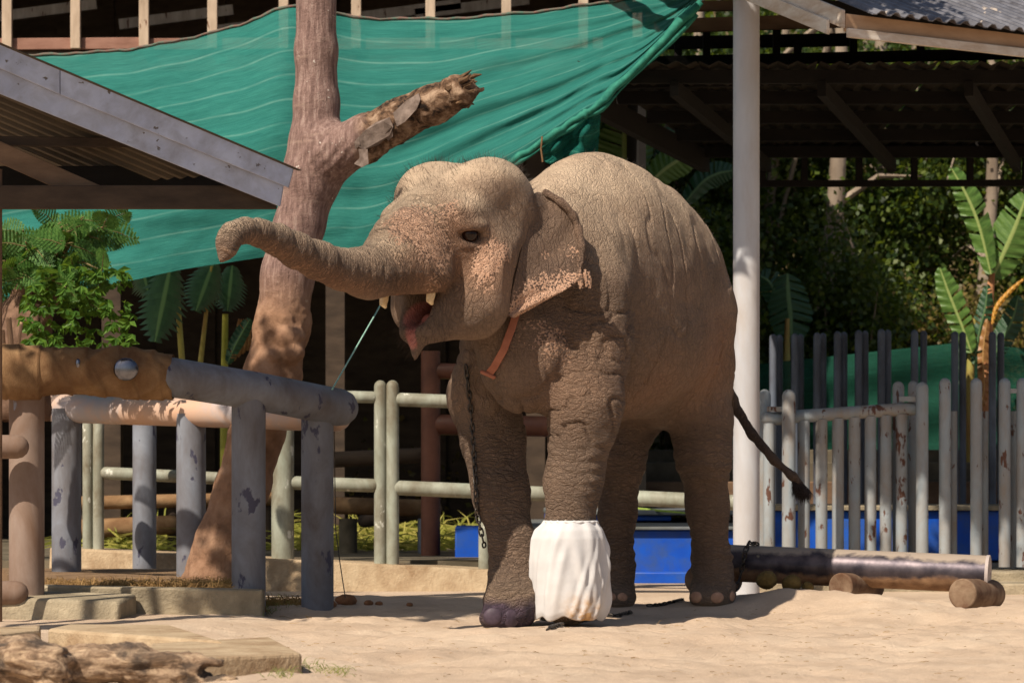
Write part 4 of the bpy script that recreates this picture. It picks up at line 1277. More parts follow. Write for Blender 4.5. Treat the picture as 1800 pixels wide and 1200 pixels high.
# cross beams and hangers between the two roofs
def xbeam(x0, y0, x1, y1, h, Y, mat, name='beam', Y2=None):
    m = MB(); m.beam(P(x0, y0, Y), P(x1, y1, Y2 or Y), 0.05, R(h, Y)).build(name, M[mat], rr_, 0, bevel=0.003)
xbeam(1150, 47, 1500, 36, 24, 19.9, 'brown_wood'); xbeam(1060, 14, 1310, 10, 18, 20.1, 'brown_wood')
xbeam(1060, 78, 1500, 70, 22, 20.2, 'black_wood'); xbeam(1040, 112, 1900, 92, 19, 19.85, 'black_wood')
xbeam(1030, 150, 1900, 132, 16, 20.0, 'black_wood')
for px, y0, y1, Y in ((1192, 80, 160, 19.95), (1242, 50, 100, 20.0), (1365, 50, 100, 20.0), (1402, 80, 152, 19.95), (1500, 60, 145, 19.95), (1618, 80, 140, 19.95), (1727, 85, 140, 19.95)):
    m = MB(); m.beam(P(px, y0, Y), P(px, y1, Y), 0.05, R(16, Y), (0, 1, 0)).build('hanger', M['black_wood'], rr_, 0)

# ------------------------------------------------------------------ far roof, seen from below
fr = thing('far_roof', (3.2, 21, 3.4), 'dark corrugated roof of the far shed seen from below with purlins and hanging truss', 'roof')
zN, zF, yN, yF = 3.50, 3.36, 19.2, 22.8
xl0 = P(1015, 0, 19.2).x; xl1 = P(1240, 0, 22.8).x
# wavy sheets running away from the viewer
xs_ = np.arange(xl0, 6.6, 0.82)
for i, x0 in enumerate(xs_):
    a = Vector((x0, yN, zN+0.06)); b = Vector((x0, yF+0.2, zF+0.06))
    if i == 0:
        b = Vector((xl1, yF+0.2, zF+0.06)); a2 = a
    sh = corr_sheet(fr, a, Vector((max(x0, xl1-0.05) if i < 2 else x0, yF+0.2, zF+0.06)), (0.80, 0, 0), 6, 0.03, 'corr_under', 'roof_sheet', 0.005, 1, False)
for k in range(5):
    u = k/4*0.92+0.04
    Y = yN+(yF-yN)*u; z = zN+(zF-zN)*u
    m = MB(); m.beam((xl0+(xl1-xl0)*u, Y, z-0.02), (6.6, Y, z-0.02), 0.06, 0.09).build('purlin', M['black_wood'], fr, 0)
for x0 in (1.6, 2.6, 3.6, 4.6):
    m = MB(); m.beam((x0-0.5, yN+0.1, zN-0.11), (x0+0.45, yF, zF-0.11), 0.06, 0.10).build('rafter', M['black_wood'], fr, 0)
m = MB(); m.beam((xl0-0.05, yN, zN-0.14), (xl1, yF, zF-0.08), 0.07, 0.16).build('edge_beam', M['black_wood'], fr, 0)
a = P(1235, 258, 22.8); b = P(2150, 258, 22.8)
m = MB(); m.beam(a, b, 0.10, R(26, 22.8)).build('eave_beam', M['black_wood'], fr, 0)
m = MB(); m.beam(P(1335, 323, 22.8), P(2150, 321, 22.8), 0.06, R(11, 22.8)).build('lower_chord', M['black_wood'], fr, 0)
for px in (1340, 1414, 1510, 1607, 1705, 1803, 1900):
    m = MB(); m.beam(P(px, 262, 22.8), P(px, 325, 22.8), 0.05, R(13, 22.8), (0, 1, 0)).build('strut', M['black_wood'], fr, 0)
for x0 in (4.7, 6.4):
    m = MB(); m.beam((x0, 22.7, 0), (x0, 22.7, 3.4), 0.12, 0.12, (0, 1, 0)).build('post', M['black_wood'], fr, 0)

# ------------------------------------------------------------------ house on stilts behind the net
hs = thing('stilt_house', (-2.6, 25.5, 0), 'timber house on stilts with whitewashed posts and dark open verandah behind the net', 'house')
HY = 23.0
def zat(py): return EYE-(py-HOR)/F*HY
xL, xR = -7.0, P(1130, 0, HY).x
m = MB(); m.box(((xL+xR)/2, 26.3, zat(108)), (xR-xL, 6.6, 0.16)).build('floor', M['dark_wood'], hs, 0)
for i in range(6):
    x0 = xL+(xR-xL)*i/6; x1 = xL+(xR-xL)*(i+1)/6-0.01
    m = MB(); m.beam((x0, HY, zat(79)), (x1, HY, zat(77)), 0.07, R(20, HY)).build('rail', M['rail_wood'], hs, 0, bevel=0.004)
for px in (-105, 15, 135, 255, 375, 500, 627, 757, 890, 1025, 1120):
    x = P(px, 0, HY).x
    m = MB(); m.beam((x, HY-0.06, zat(88)), (x, HY-0.06, 6.4), 0.055, R(17, HY), (1, 0, 0)).build('post', M['post_wood'], hs, 0, bevel=0.004)
m = MB(); m.box(((xL+xR)/2, 25.9, 6.5), (xR-xL+1.0, 7.6, 0.12)).build('roof', M['black_wood'], hs, 0)
for i in range(14):
    x0 = xL+(xR-xL)*i/14; w = (xR-xL)/14+0.01; oy = 0.03*(i % 2)
    m = MB(); m.box((x0+w/2, 29.4+oy*2, 5.2), (w, 0.05, 2.6)).build('wall_panel', M['brown_wood'], hs, 0)
    m = MB(); m.box((x0+w/2, 28.4+oy*2, 1.95), (w, 0.05, 4.6)).build('wall_panel', M['dark_wood'], hs, 0)
for sx in (xL, xR):
    m = MB(); m.box((sx, 26.3, 3.2), (0.06, 6.4, 6.4)).build('side_wall', M['black_wood'], hs, 0)
for k, (px, py) in enumerate(((60, 20), (300, 30), (460, 42), (820, 12), (700, 20))):
    m = MB(); a = P(px-90, py+14, 25.0); b = P(px+110, py-12, 25.0)
    m.beam(a, b, 0.06, 0.09).build('truss', M['post_wood'], hs, 0)
for x in (-5.2, -3.4, -1.5, 0.2):
    m = MB(); m.beam((x, 24.2, 0), (x, 24.2, zat(100)), 0.16, 0.16, (0, 1, 0)).build('stilt', M['dark_wood'], hs, 0)

# ------------------------------------------------------------------ green shade net
def net_material(name, c1, c2, cl, transp, nstripe):
    t = NT(name)
    u = t.attr('uvn').outputs['Vector']
    sx = t.node('ShaderNodeSeparateXYZ'); t.l.new(u, sx.inputs[0])
    pos = t.coord(rnd=False)
    mp = t.node('ShaderNodeMapping'); mp.inputs['Scale'].default_value = (14, 300, 1); t.l.new(u, mp.inputs['Vector'])
    streak = t.noise(mp.outputs[0], 1.0, 5, 0.7)
    mp2 = t.node('ShaderNodeMapping'); mp2.inputs['Scale'].default_value = (7, 40, 1); t.l.new(u, mp2.inputs['Vector'])
    broad = t.noise(mp2.outputs[0], 1.0, 4, 0.6)
    c = t.ramp(t.math('ADD', t.math('MULTIPLY', streak, 0.6), t.math('MULTIPLY', broad, 0.4)), [(0.3, c1), (0.7, c2)])
    wob = t.noise(u, 1.6, 1, 0.4)
    ph = t.math('FRACT', t.math('ADD', t.math('MULTIPLY', sx.outputs['Y'], nstripe), t.math('MULTIPLY', wob, 0.9)))
    line = t.ramp(t.math('ABSOLUTE', t.math('SUBTRACT', ph, 0.5)), [(0.0, 1.0), (0.02, 0.6), (0.07, 0.0)])
    vis = t.ramp(t.noise(u, 7, 3, 0.6), [(0.3, 0.05), (0.65, 0.65)])
    c = t.mix(t.math('MULTIPLY', line, vis), c, cl)
    t.setc(c); t.setr(0.75)
    t.bsdf.inputs['Specular IOR Level'].default_value = 0.2
    t.setn(t.bump(streak, 0.6, 0.012))
    tr = t.node('ShaderNodeBsdfTranslucent'); t.l.new(c, tr.inputs['Color'])
    tp = t.node('ShaderNodeBsdfTransparent')
    m1 = t.node('ShaderNodeMixShader'); m1.inputs[0].default_value = 0.25
    t.l.new(t.bsdf.outputs[0], m1.inputs[1]); t.l.new(tr.outputs[0], m1.inputs[2])
    m2 = t.node('ShaderNodeMixShader')
    weave = t.ramp(t.noise(mp.outputs[0], 2.3, 2, 0.5), [(0.35, transp*0.4), (0.7, transp*1.7)])
    t.l.new(weave, m2.inputs[0])
    t.l.new(m1.outputs[0], m2.inputs[1]); t.l.new(tp.outputs[0], m2.inputs[2])
    t.l.new(m2.outputs[0], t.out.inputs['Surface'])
    return t.m
netm = net_material('green_shade_net', lin(26, 103, 97), lin(62, 145, 133), lin(126, 178, 165), 0.11, 11)
nT = [(-260, 115), (-60, 108), (90, 96), (200, 90), (300, 74), (410, 48), (515, 12), (620, 30), (760, 34), (900, 25), (1040, 8), (1150, -12), (1215, -25), (1250, -35)]
nB = [(-260, 600), (-60, 545), (120, 512), (225, 494), (320, 474), (410, 460), (500, 447), (580, 440), (655, 432), (800, 345), (905, 281), (1005, 214), (1065, 172), (1236, 0)]
def pl(c, t):
    x = t*(len(c)-1); i = min(int(x), len(c)-2); f = x-i
    a = [np.array(c[max(i-1, 0)], float), np.array(c[i], float), np.array(c[i+1], float), np.array(c[min(i+2, len(c)-1)], float)]
    return 0.5*((2*a[1])+(-a[0]+a[2])*f+(2*a[0]-5*a[1]+4*a[2]-a[3])*f*f+(-a[0]+3*a[1]-3*a[2]+a[3])*f**3)
NU, NV = 220, 90
NG = np.zeros((NV, NU, 3)); UVN = np.zeros((NV, NU, 3))
for i in range(NU):
    u = i/(NU-1); a = pl(nT, u); b = pl(nB, u)
    a[1] += 1.2*math.sin(i*0.37)
    for j in range(NV):
        v = j/(NV-1)
        q = a*(1-v)+b*v
        Y = 19.6*(1-v)+18.75*v-0.28*math.sin(math.pi*v)*math.sin(math.pi*min(1, u*1.2))
        # hanging folds
        Y += 0.03*math.sin(v*30+u*5)*math.sin(math.pi*v)*(0.3+0.7*math.sin(u*7)**2)
        Y += 0.035*mnoise.noise(Vector((u*9, v*5, 1.3)))+0.012*mnoise.noise(Vector((u*30, v*16, 4)))
        # tent ridge under the peak
        Y -= 0.25*math.exp(-((q[0]-510+v*60)/70)**2)*(1-v)
        # bunching towards the right corner
        Y += 0.04*math.sin(v*46)*max(0, u-0.6)*2
        NG[j, i] = P(q[0], q[1], Y); UVN[j, i] = (u*2.2, v, 0)
ii = (np.arange(NV-1)[:, None]*NU+np.arange(NU-1)[None, :]).ravel()
net = thing('shade_net', (NG[:, :, 0].mean(), 19.0, NG[:, :, 2].min()), 'large sunlit green shade net slung behind the tree and elephant', 'net')
mesh_obj('sheet', NG.reshape(-1, 3), np.stack([ii, ii+1, ii+NU+1, ii+NU], 1), netm, net, 180, attrs={'uvn': ('FLOAT_VECTOR', UVN.reshape(-1, 3))})
netd = mat_simple('green_net_hem', lin(20, 96, 84), lin(52, 132, 112), 20, 0.8, (1, 1, 1), 0.5, 0.006, 60)
hem = [Vector(NG[NV-1, i])+Vector((0.006*math.sin(i*0.7), -0.015, 0.008*math.sin(i*1.3))) for i in range(NU//2+10, NU, 2)]
MB().tube(hem, [0.012+0.016*(k/len(hem))+0.004*math.sin(k*1.1) for k in range(len(hem))], 8, jit=0.15).build('rolled_hem', netd, net, 180)
hem = [Vector(NG[NV-2, i])+Vector((0.035+0.01*math.sin(i*0.45), -0.02, -0.02)) for i in range(NU*2//3, NU-2, 2)]
MB().tube(hem, [0.012+0.006*math.sin(k*0.8) for k in range(len(hem))], 8, jit=0.2).build('rolled_hem', netd, net, 180)
hem = [Vector(NG[0, i])+Vector((0, -0.01, 0.004*math.sin(i))) for i in range(0, NU, 2)]
MB().tube(hem, 0.010, 6, jit=0.3).build('top_cord', mat_simple('frayed_pink_cord', lin(128, 84, 78), lin(70, 110, 96), 30, 0.9), net, 180)
# loose hanging end of the net
G2 = np.zeros((30, 26, 3)); U2 = np.zeros((30, 26, 3))
for j in range(30):
    v = j/29
    for i in range(26):
        u = i/25
        px = (945+(1058-945)*u)*(1-v)+(955+(1050-955)*u)*v
        py = (262-86*u)*(1-v)+(282+8*math.sin(u*9))*v
        G2[j, i] = P(px, py, 18.85+0.07*math.sin(u*13+v*3)+0.03*math.sin(v*12)); U2[j, i] = (u*0.3, v*0.4, 0)
ii = (np.arange(29)[:, None]*26+np.arange(25)[None, :]).ravel()
mesh_obj('loose_end', G2.reshape(-1, 3), np.stack([ii, ii+1, ii+27, ii+26], 1), net_material('thin_green_net', lin(14, 92, 84), lin(34, 122, 108), lin(90, 160, 140), 0.25, 6), net, 180, attrs={'uvn': ('FLOAT_VECTOR', U2.reshape(-1, 3))})
MB().tube([P(953, 240, 18.7), P(951, 262, 18.7), P(954, 285, 18.7)], 0.006, 6).build('tie_string', M['tan_wrap'], net, 60)
# low net behind the gate
G3 = np.zeros((24, 60, 3)); U3 = np.zeros((24, 60, 3))
for j in range(24):
    v = j/23
    for i in range(60):
        u = i/59; px = 1250+u*800
        yt = 648-(px-1250)*0.105 if px < 1680 else 603+(px-1680)*0.07
        G3[j, i] = P(px, yt*(1-v)+806*v, 25.2+0.05*math.sin(u*30)+0.03*math.sin(v*14+u*6)); U3[j, i] = (u*1.5, v, 0)
ii = (np.arange(23)[:, None]*60+np.arange(59)[None, :]).ravel()
o = mesh_obj('low_net', G3.reshape(-1, 3), np.stack([ii, ii+1, ii+61, ii+60], 1), net_material('dark_green_net', lin(12, 62, 50), lin(26, 84, 66), lin(40, 100, 82), 0.10, 6), None, 180, attrs={'uvn': ('FLOAT_VECTOR', U3.reshape(-1, 3))})
tag(o, 'low dark green netting stretched behind the tall slate-grey posts', 'net')
# guy line from the net to the pen
cordm = mat_simple('pale_green_cord', lin(128, 176, 160), lin(168, 204, 188), 20, 0.6, bump=0)
g0 = P(728, 428, 18.72); g1 = P(584, 684, 15.98)
tag(MB().tube([g0, g0.lerp(g1, .5)+Vector((0, 0, -0.01)), g1], 0.0045, 8).build('guy_line', cordm, None, 60), 'taut pale green cord running from the net down to the pen corner', 'cord')
wire = [P(587, 690, 16.25), P(588, 800, 16.3), P(590, 930, 16.3), P(597, 985, 16.2), P(607, 1050, 16.1)]
tag(MB().tube(wire, 0.003, 6).build('wire', M['chain'], None, 60), 'thin dark wire hanging down beside the corner post of the pen', 'wire')
# ------------------------------------------------------------------ plants
def leaf_material(name, cols, rough=0.5, trans=0.35, scale=1.2):
    t = NT(name)
    geo = t.node('ShaderNodeNewGeometry')
    pos = t.coord(rnd=False)
    f = t.math('ADD', t.math('MULTIPLY', geo.outputs['Random Per Island'], 0.6), t.math('MULTIPLY', t.noise(pos, scale, 3), 0.45))
    n = len(cols)
    c = t.ramp(f, [(0.15+0.7*i/(n-1), cols[i]) for i in range(n)])
    t.setc(c); t.setr(rough)
    t.bsdf.inputs['Specular IOR Level'].default_value = 0.35
    tr = t.node('ShaderNodeBsdfTranslucent')
    t.l.new(t.mix(0.5, c, lin(150, 170, 40), 'MIX'), tr.inputs['Color'])
    ms = t.node('ShaderNodeMixShader'); ms.inputs[0].default_value = trans
    t.l.new(t.bsdf.outputs[0], ms.inputs[1]); t.l.new(tr.outputs[0], ms.inputs[2])
    t.l.new(ms.outputs[0], t.out.inputs['Surface'])
    return t.m
L_forest = leaf_material('forest_leaves', [lin(26, 40, 18), lin(42, 62, 24), lin(66, 86, 34), lin(100, 112, 46)])
L_dark = leaf_material('dark_leaves', [lin(20, 34, 18), lin(32, 50, 24), lin(48, 68, 30)])
L_dry = leaf_material('dry_leaves', [lin(66, 58, 36), lin(96, 82, 48), lin(124, 104, 58), lin(88, 92, 40)])
L_shrub = leaf_material('shrub_leaves', [lin(50, 88, 42), lin(76, 120, 56), lin(112, 152, 76)], trans=0.4)
L_bright = leaf_material('bright_leaves', [lin(46, 82, 28), lin(70, 108, 38), lin(104, 140, 54)], trans=0.4)
barkm = mat_simple('forest_bark', lin(112, 98, 84), lin(160, 146, 130), 4, 0.9, (1, 1, 0.3), 0.6, 0.01, 20)

def leaf_quads(C, size, aspect=0.38, droop=0.3, rng=RNG):
    n = len(C)
    d = rng.normal(size=(n, 3)); d[:, 2] -= droop
    d /= np.linalg.norm(d, axis=1)[:, None]
    s = np.cross(d, rng.normal(size=(n, 3))); s /= np.linalg.norm(s, axis=1)[:, None]
    nn = np.cross(d, s)
    L = size*rng.uniform(0.6, 1.3, n)[:, None]
    V = np.stack([C, C+d*L*0.45+s*L*aspect+nn*L*0.08, C+d*L, C+d*L*0.45-s*L*aspect+nn*L*0.08], 1).reshape(-1, 3)
    return V, np.arange(4*n).reshape(-1, 4)
def crown_points(c, r, ncl, per, spread, rng=RNG):
    u = rng.normal(size=(ncl, 3)); u /= np.linalg.norm(u, axis=1)[:, None]
    cl = np.array(c)+u*np.array(r)*rng.uniform(0.35, 1.0, ncl)[:, None]
    P_ = cl[:, None, :]+rng.normal(size=(ncl, per, 3))*spread
    return P_.reshape(-1, 3), cl
def tree(name, base, h, lean, r0, crown_c, crown_r, ncl, per, spread, lsize, lm, label, group='trees on the slope behind the sheds', bark=barkm, limbs=7):
    base = Vector(base)
    root = thing(name, base, label, 'tree', group)
    pts = [base+Vector((lean[0]*u*h+0.08*math.sin(u*5+base.x), lean[1]*u*h+0.06*math.cos(u*4), u*h-0.1)) for u in np.linspace(0, 1, 9)]
    m = MB(); m.tube(pts, [r0*(1-0.65*u) for u in np.linspace(0, 1, 9)], 12, jit=0.06)
    pts_, cl = crown_points(crown_c, crown_r, ncl, per, spread)
    for k in range(limbs):
        a = pts[random.randint(4, 8)]; b = Vector(cl[random.randrange(len(cl))])
        mid = a.lerp(b, 0.5)+Vector((0, 0, 0.15))
        m.tube([a, mid, b], [r0*0.3, r0*0.2, r0*0.06], 6)
    m.build('trunk', bark, root, 60)
    V, Q = leaf_quads(pts_, lsize)
    mesh_obj('crown', V, Q, lm, root, 0)
    return root
specs = [
    ((1465, 29.5), 0.16, (0.0, 0.0), 'pale straight trunked tree showing under the far roof', L_forest),
    ((1528, 31.0), 0.16, (0.01, 0.0), 'tree with whitish trunk next to the pale straight one under the far roof', L_forest),
    ((1345, 30.5), 0.10, (0.03, 0.0), 'dense dark green tree behind the white column', L_dark),
    ((1640, 33.0), 0.13, (-0.03, 0.0), 'thin tree with yellowing leaves behind the tall posts', L_dry),
    ((1700, 30.0), 0.11, (0.05, 0.0), 'loose green tree behind the banana plant', L_forest),
    ((1790, 32.0), 0.14, (0.0, 0.0), 'dry leaved tree beyond the banana plant', L_dry),
    ((1240, 32.0), 0.14, (-0.02, 0.0), 'green tree rising behind the elephant and far roof', L_forest),
    ((1100, 30.5), 0.12, (0.02, 0.0), 'dark leafy tree behind the elephant back', L_dark),
    ((1950, 31.0), 0.14, (0.02, 0.0), 'tall forest tree standing past the last barrier post', L_forest),
]
for (px, Y), r0, lean, lab, lm in specs:
    x = P(px, 0, Y).x
    z0 = max(0, (Y-28.5)*0.34)-0.1
    tree('forest_tree', (x, Y, z0), 5.5, lean, r0, (x+lean[0]*5, Y+0.55, z0+3.4), (1.35, 0.8, 2.3), 85, 130, 0.20, 0.075, lm, lab)
# shrubs between the trunks
for k, (px, Y, z, r, lm, lab) in enumerate((
        (1390, 28.6, 1.7, 0.85, L_dark, 'dark bushy shrub behind the white column and tall posts'),
        (1490, 28.3, 2.3, 0.75, L_forest, 'drooping green shrub lit in the middle under the far roof'),
        (1570, 29.0, 1.6, 0.9, L_dark, 'dark shrub behind the middle tall posts'),
        (1655, 29.2, 1.7, 0.8, L_dry, 'yellowish dry shrub left of the banana plant'),
        (1790, 28.6, 1.5, 0.9, L_dry, 'twiggy dry shrub right of the banana plant'),
        (1280, 28.4, 2.2, 0.9, L_forest, 'green shrub with yellow leaves by the elephant rump'),
        (1180, 29.0, 1.9, 0.9, L_dark, 'dark shrub behind the elephant back'))):
    x = P(px, 0, Y).x
    root = thing('shrub', (x, Y, 0.05), lab, 'shrub', 'shrubs at the foot of the slope')
    pts_, cl = crown_points((x, Y, z), (r, r*0.8, r*1.3), 48, 130, 0.15)
    m = MB()
    for q in cl[:10]:
        m.tube([(x+random.uniform(-.1, .1), Y, 0.0), (x*0.5+q[0]*0.5, Y, q[2]*0.5), tuple(q)], [0.025, 0.018, 0.006], 5)
    m.build('stem', barkm, root, 60)
    V, Q = leaf_quads(pts_, 0.066)
    mesh_obj('foliage', V, Q, lm, root, 0)
# undergrowth and far wood as masses nobody could count
n = 26000
pp = np.stack([RNG.uniform(-2, 12, n), RNG.uniform(28.0, 31, n), np.zeros(n)], 1)
pp[:, 2] = np.clip((pp[:, 1]-28.5)*0.34, 0, 9)+np.abs(RNG.normal(size=n))*0.32*(1+vnoise(pp*1.3))
V, Q = leaf_quads(pp, 0.08)
tag(mesh_obj('undergrowth', V, Q, L_dry, None, 0), 'tangled low undergrowth and dry leaves on the wooded slope', kind='stuff')
n = 30000
pp = np.stack([RNG.uniform(-14, 18, n), RNG.uniform(36, 50, n), RNG.uniform(0, 9, n)], 1)
keep = vnoise(pp*0.7) > -0.15
pp = pp[keep]; pp[:, 2] += np.clip((pp[:, 1]-28.5)*0.34, 0, 9)
V, Q = leaf_quads(pp, 0.34)
tag(mesh_obj('woodland', V, Q, L_forest, None, 0), 'mass of far woodland foliage on the slope', kind='stuff')

# ---- banana plants
def banana_mat(name, c1, c2, cr):
    t = NT(name)
    u = t.attr('uvn').outputs['Vector']
    sx = t.node('ShaderNodeSeparateXYZ'); t.l.new(u, sx.inputs[0])
    mp = t.node('ShaderNodeMapping'); mp.inputs['Scale'].default_value = (60, 2, 1); t.l.new(u, mp.inputs['Vector'])
    st = t.noise(mp.outputs[0], 1.0, 3, 0.6)
    c = t.ramp(st, [(0.3, c1), (0.7, c2)])
    rib = t.ramp(t.math('ABSOLUTE', sx.outputs['Y']), [(0.0, 1.0), (0.06, 1.0), (0.12, 0.0)])
    c = t.mix(rib, c, cr)
    t.setc(c); t.setr(0.4); t.setn(t.bump(st, 0.5, 0.008))
    tr = t.node('ShaderNodeBsdfTranslucent'); t.l.new(c, tr.inputs['Color'])
    ms = t.node('ShaderNodeMixShader'); ms.inputs[0].default_value = 0.35
    t.l.new(t.bsdf.outputs[0], ms.inputs[1]); t.l.new(tr.outputs[0], ms.inputs[2])
    t.l.new(ms.outputs[0], t.out.inputs['Surface'])
    return t.m
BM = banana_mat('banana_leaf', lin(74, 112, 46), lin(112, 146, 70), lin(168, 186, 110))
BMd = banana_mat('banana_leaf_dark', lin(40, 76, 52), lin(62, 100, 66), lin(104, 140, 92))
BMy = banana_mat('banana_leaf_dry', lin(150, 104, 60), lin(188, 138, 84), lin(200, 160, 100))
BMo = banana_mat('banana_leaf_orange', lin(206, 140, 44), lin(226, 170, 70), lin(230, 190, 100))
def banana_leaf(root, mid, width, Y, mat, name='leaf', tilt=0.4, n=44, seed=0, twist=0.0, tears=0.5):
    rg = random.Random(seed)
    m = 9
    vs = []; uv = []; fs = []
    pts = []
    for i in range(n):
        q = pl(mid, i/(n-1)); pts.append(q)
    ncol = 2*m+1
    gapL = gapR = 0
    for i in range(n):
        u = i/(n-1)
        a = pts[max(i-1, 0)]; b = pts[min(i+1, n-1)]
        d = (b-a); d /= max(np.linalg.norm(d), 1e-6)
        nx, ny = -d[1], d[0]
        w = width*max(0.02, math.sin(math.pi*min(1, 0.06+u*0.94)))**0.6*(1 if u < .75 else 1)
        jl = 1+rg.uniform(-.05, .05); jr = 1+rg.uniform(-.05, .05)
        for k in range(-m, m+1):
            s = k/m
            ww = w*(jl if s < 0 else jr)
            px = pts[i][0]+nx*s*ww*math.cos(tilt*abs(s))+d[0]*abs(s)*ww*0.35
            py = pts[i][1]+ny*s*ww*math.cos(tilt*abs(s))+d[1]*abs(s)*ww*0.35
            Yk = Y+R(ww, Y)*(abs(s)*math.sin(tilt)+s*twist)+0.012*math.sin(i*1.7+s*2)*abs(s)
            vs.append(P(px, py, Yk)); uv.append((u, s, 0))
    for i in range(n-1):
        tl, tr_ = rg.random() < 0.10*tears*2, rg.random() < 0.10*tears*2
        for k in range(2*m):
            if (tl and k < m-1) or (tr_ and k > m): continue
            a = i*ncol+k
            fs.append((a, a+1, a+ncol+1, a+ncol))
    return mesh_obj(name, vs, fs, mat, root, 180, attrs={'uvn': ('FLOAT_VECTOR', np.array(uv))})
bn = thing('banana_plant', P(1715, 800, 24.4), 'sunlit banana plant with upright green leaves and brown dry stalk by the gate', 'banana plant', 'banana plants')
BY = 24.4
stalkm = mat_simple('banana_stem', lin(140, 150, 70), lin(176, 172, 96), 6, 0.7, (1, 1, 0.3), dirt=(lin(140, 92, 56), 0.6, 5))
stem_dry = mat_simple('banana_dry_stem', lin(150, 100, 66), lin(190, 138, 98), 8, 0.9, (2, 2, 0.3), 0.6, 0.01, 30)
MB().tube([P(1702, 900, BY), P(1703, 760, BY), P(1706, 640, BY), P(1712, 560, BY)], [R(9, BY), R(8, BY), R(7, BY), R(6, BY)], 12).build('stem', stalkm, bn, 60)
MB().tube([P(1727, 900, BY+.1), P(1727, 760, BY+.1), P(1731, 640, BY+.1), P(1737, 540, BY+.1), P(1744, 480, BY+.1)], [R(8, BY), R(11, BY), R(13, BY), R(9, BY), R(5, BY)], 10, jit=0.1).build('dry_stem', stem_dry, bn, 60)
banana_leaf(bn, [(1742, 482), (1722, 400), (1700, 345), (1672, 295)], 27, BY, BM, seed=1, tilt=0.5)
banana_leaf(bn, [(1742, 492), (1762, 450), (1786, 395), (1806, 340)], 38, BY+.1, BM, seed=2, tilt=0.3)
banana_leaf(bn, [(1708, 620), (1690, 570), (1668, 515), (1652, 470)], 24, BY-.1, BM, seed=3, tilt=0.4)
banana_leaf(bn, [(1712, 640), (1722, 580), (1732, 540), (1736, 500)], 16, BY-.05, BMd, seed=4)
banana_leaf(bn, [(1704, 700), (1690, 650), (1694, 600), (1712, 575)], 14, BY+.15, BMd, seed=5)
banana_leaf(bn, [(1744, 570), (1752, 540), (1775, 512), (1802, 488)], 5, BY-.1, BMo, 'orange_leaf', seed=6, tears=0)
banana_leaf(bn, [(1736, 560), (1728, 620), (1730, 680), (1724, 720)], 11, BY-.1, BMy, 'dry_leaf', seed=7)
banana_leaf(bn, [(1740, 640), (1760, 600), (1780, 560), (1790, 520)], 22, BY+.4, BMd, seed=8)
b2 = thing('banana_plant', P(1110, 800, 25.5), 'banana plant with broad drooping leaves behind the elephant back', 'banana plant', 'banana plants')
MB().tube([P(1098, 900, 25.6), P(1099, 420, 25.6), P(1100, 300, 25.6)], [0.07, 0.05, 0.03], 10).build('stem', stalkm, b2, 60)
banana_leaf(b2, [(1100, 330), (1099, 290), (1098, 250), (1097, 212)], 52, 25.5, BM, seed=11, tilt=0.25, tears=0.1)
banana_leaf(b2, [(1135, 330), (1165, 300), (1195, 280), (1232, 256)], 32, 25.3, BM, seed=12, tilt=0.4)
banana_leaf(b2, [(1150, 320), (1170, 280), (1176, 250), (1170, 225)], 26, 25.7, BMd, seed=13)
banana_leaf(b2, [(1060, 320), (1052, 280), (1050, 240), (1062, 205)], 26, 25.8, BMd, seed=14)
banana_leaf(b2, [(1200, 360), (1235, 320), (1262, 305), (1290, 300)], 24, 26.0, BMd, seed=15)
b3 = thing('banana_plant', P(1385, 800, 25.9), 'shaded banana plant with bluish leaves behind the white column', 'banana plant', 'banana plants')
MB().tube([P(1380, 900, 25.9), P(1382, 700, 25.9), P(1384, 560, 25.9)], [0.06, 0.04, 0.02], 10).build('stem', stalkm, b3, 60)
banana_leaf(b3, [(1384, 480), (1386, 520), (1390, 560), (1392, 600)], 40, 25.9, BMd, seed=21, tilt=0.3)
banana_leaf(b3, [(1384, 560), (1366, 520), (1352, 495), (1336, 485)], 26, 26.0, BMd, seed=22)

# ---- lobed leaf plant in the dark left of the tree
lp = thing('split_leaf_plant', P(330, 970, 20.4), 'split-leaf plant with hanging lobed leaves in the shade left of the tree', 'plant')
def lobed(root, a, b, width, Y, mat, n=13, seed=0):
    rg = random.Random(seed)
    a = np.array(a, float); b = np.array(b, float)
    d = (b-a)/np.linalg.norm(b-a); nrm = np.array((-d[1], d[0])); L = np.linalg.norm(b-a)
    vs = []; fs = []; uv = []
    for i in range(n):
        u = i/(n-1); c = a+d*L*u*0.97
        w = width*math.sin(math.pi*(0.12+0.82*u))**0.7
        wl = L/n*0.62
        for s in (-1, 1):
            tip = c+nrm*s*w*rg.uniform(.9, 1.05)+d*w*0.45
            bb = len(vs)
            midp = c+nrm*s*w*0.55+d*w*0.16
            for q, t_ in ((c-d*wl, 0.02), (c+d*wl, 0.02), (midp-d*wl*0.9, 0.5), (midp+d*wl*0.9, 0.5), (tip, 1.0)):
                vs.append(P(q[0], q[1], Y-0.05*math.sin(math.pi*min(1, t_))+0.10*t_)); uv.append((u, s*t_, 0))
            fs += [(bb, bb+1, bb+3, bb+2), (bb+2, bb+3, bb+4)]
    return mesh_obj('leaf', vs, fs, mat, root, 180, attrs={'uvn': ('FLOAT_VECTOR', np.array(uv))})
LY = 20.0
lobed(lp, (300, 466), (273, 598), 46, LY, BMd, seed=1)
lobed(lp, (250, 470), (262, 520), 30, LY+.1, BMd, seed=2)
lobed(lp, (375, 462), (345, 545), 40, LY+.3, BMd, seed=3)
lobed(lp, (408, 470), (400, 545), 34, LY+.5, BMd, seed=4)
MB().tube([P(330, 960, LY+.2), P(325, 700, LY+.2), P(310, 500, LY+.15), P(300, 462, LY)], [0.03, 0.025, 0.018, 0.012], 8).build('stem', stalkm, lp, 60)
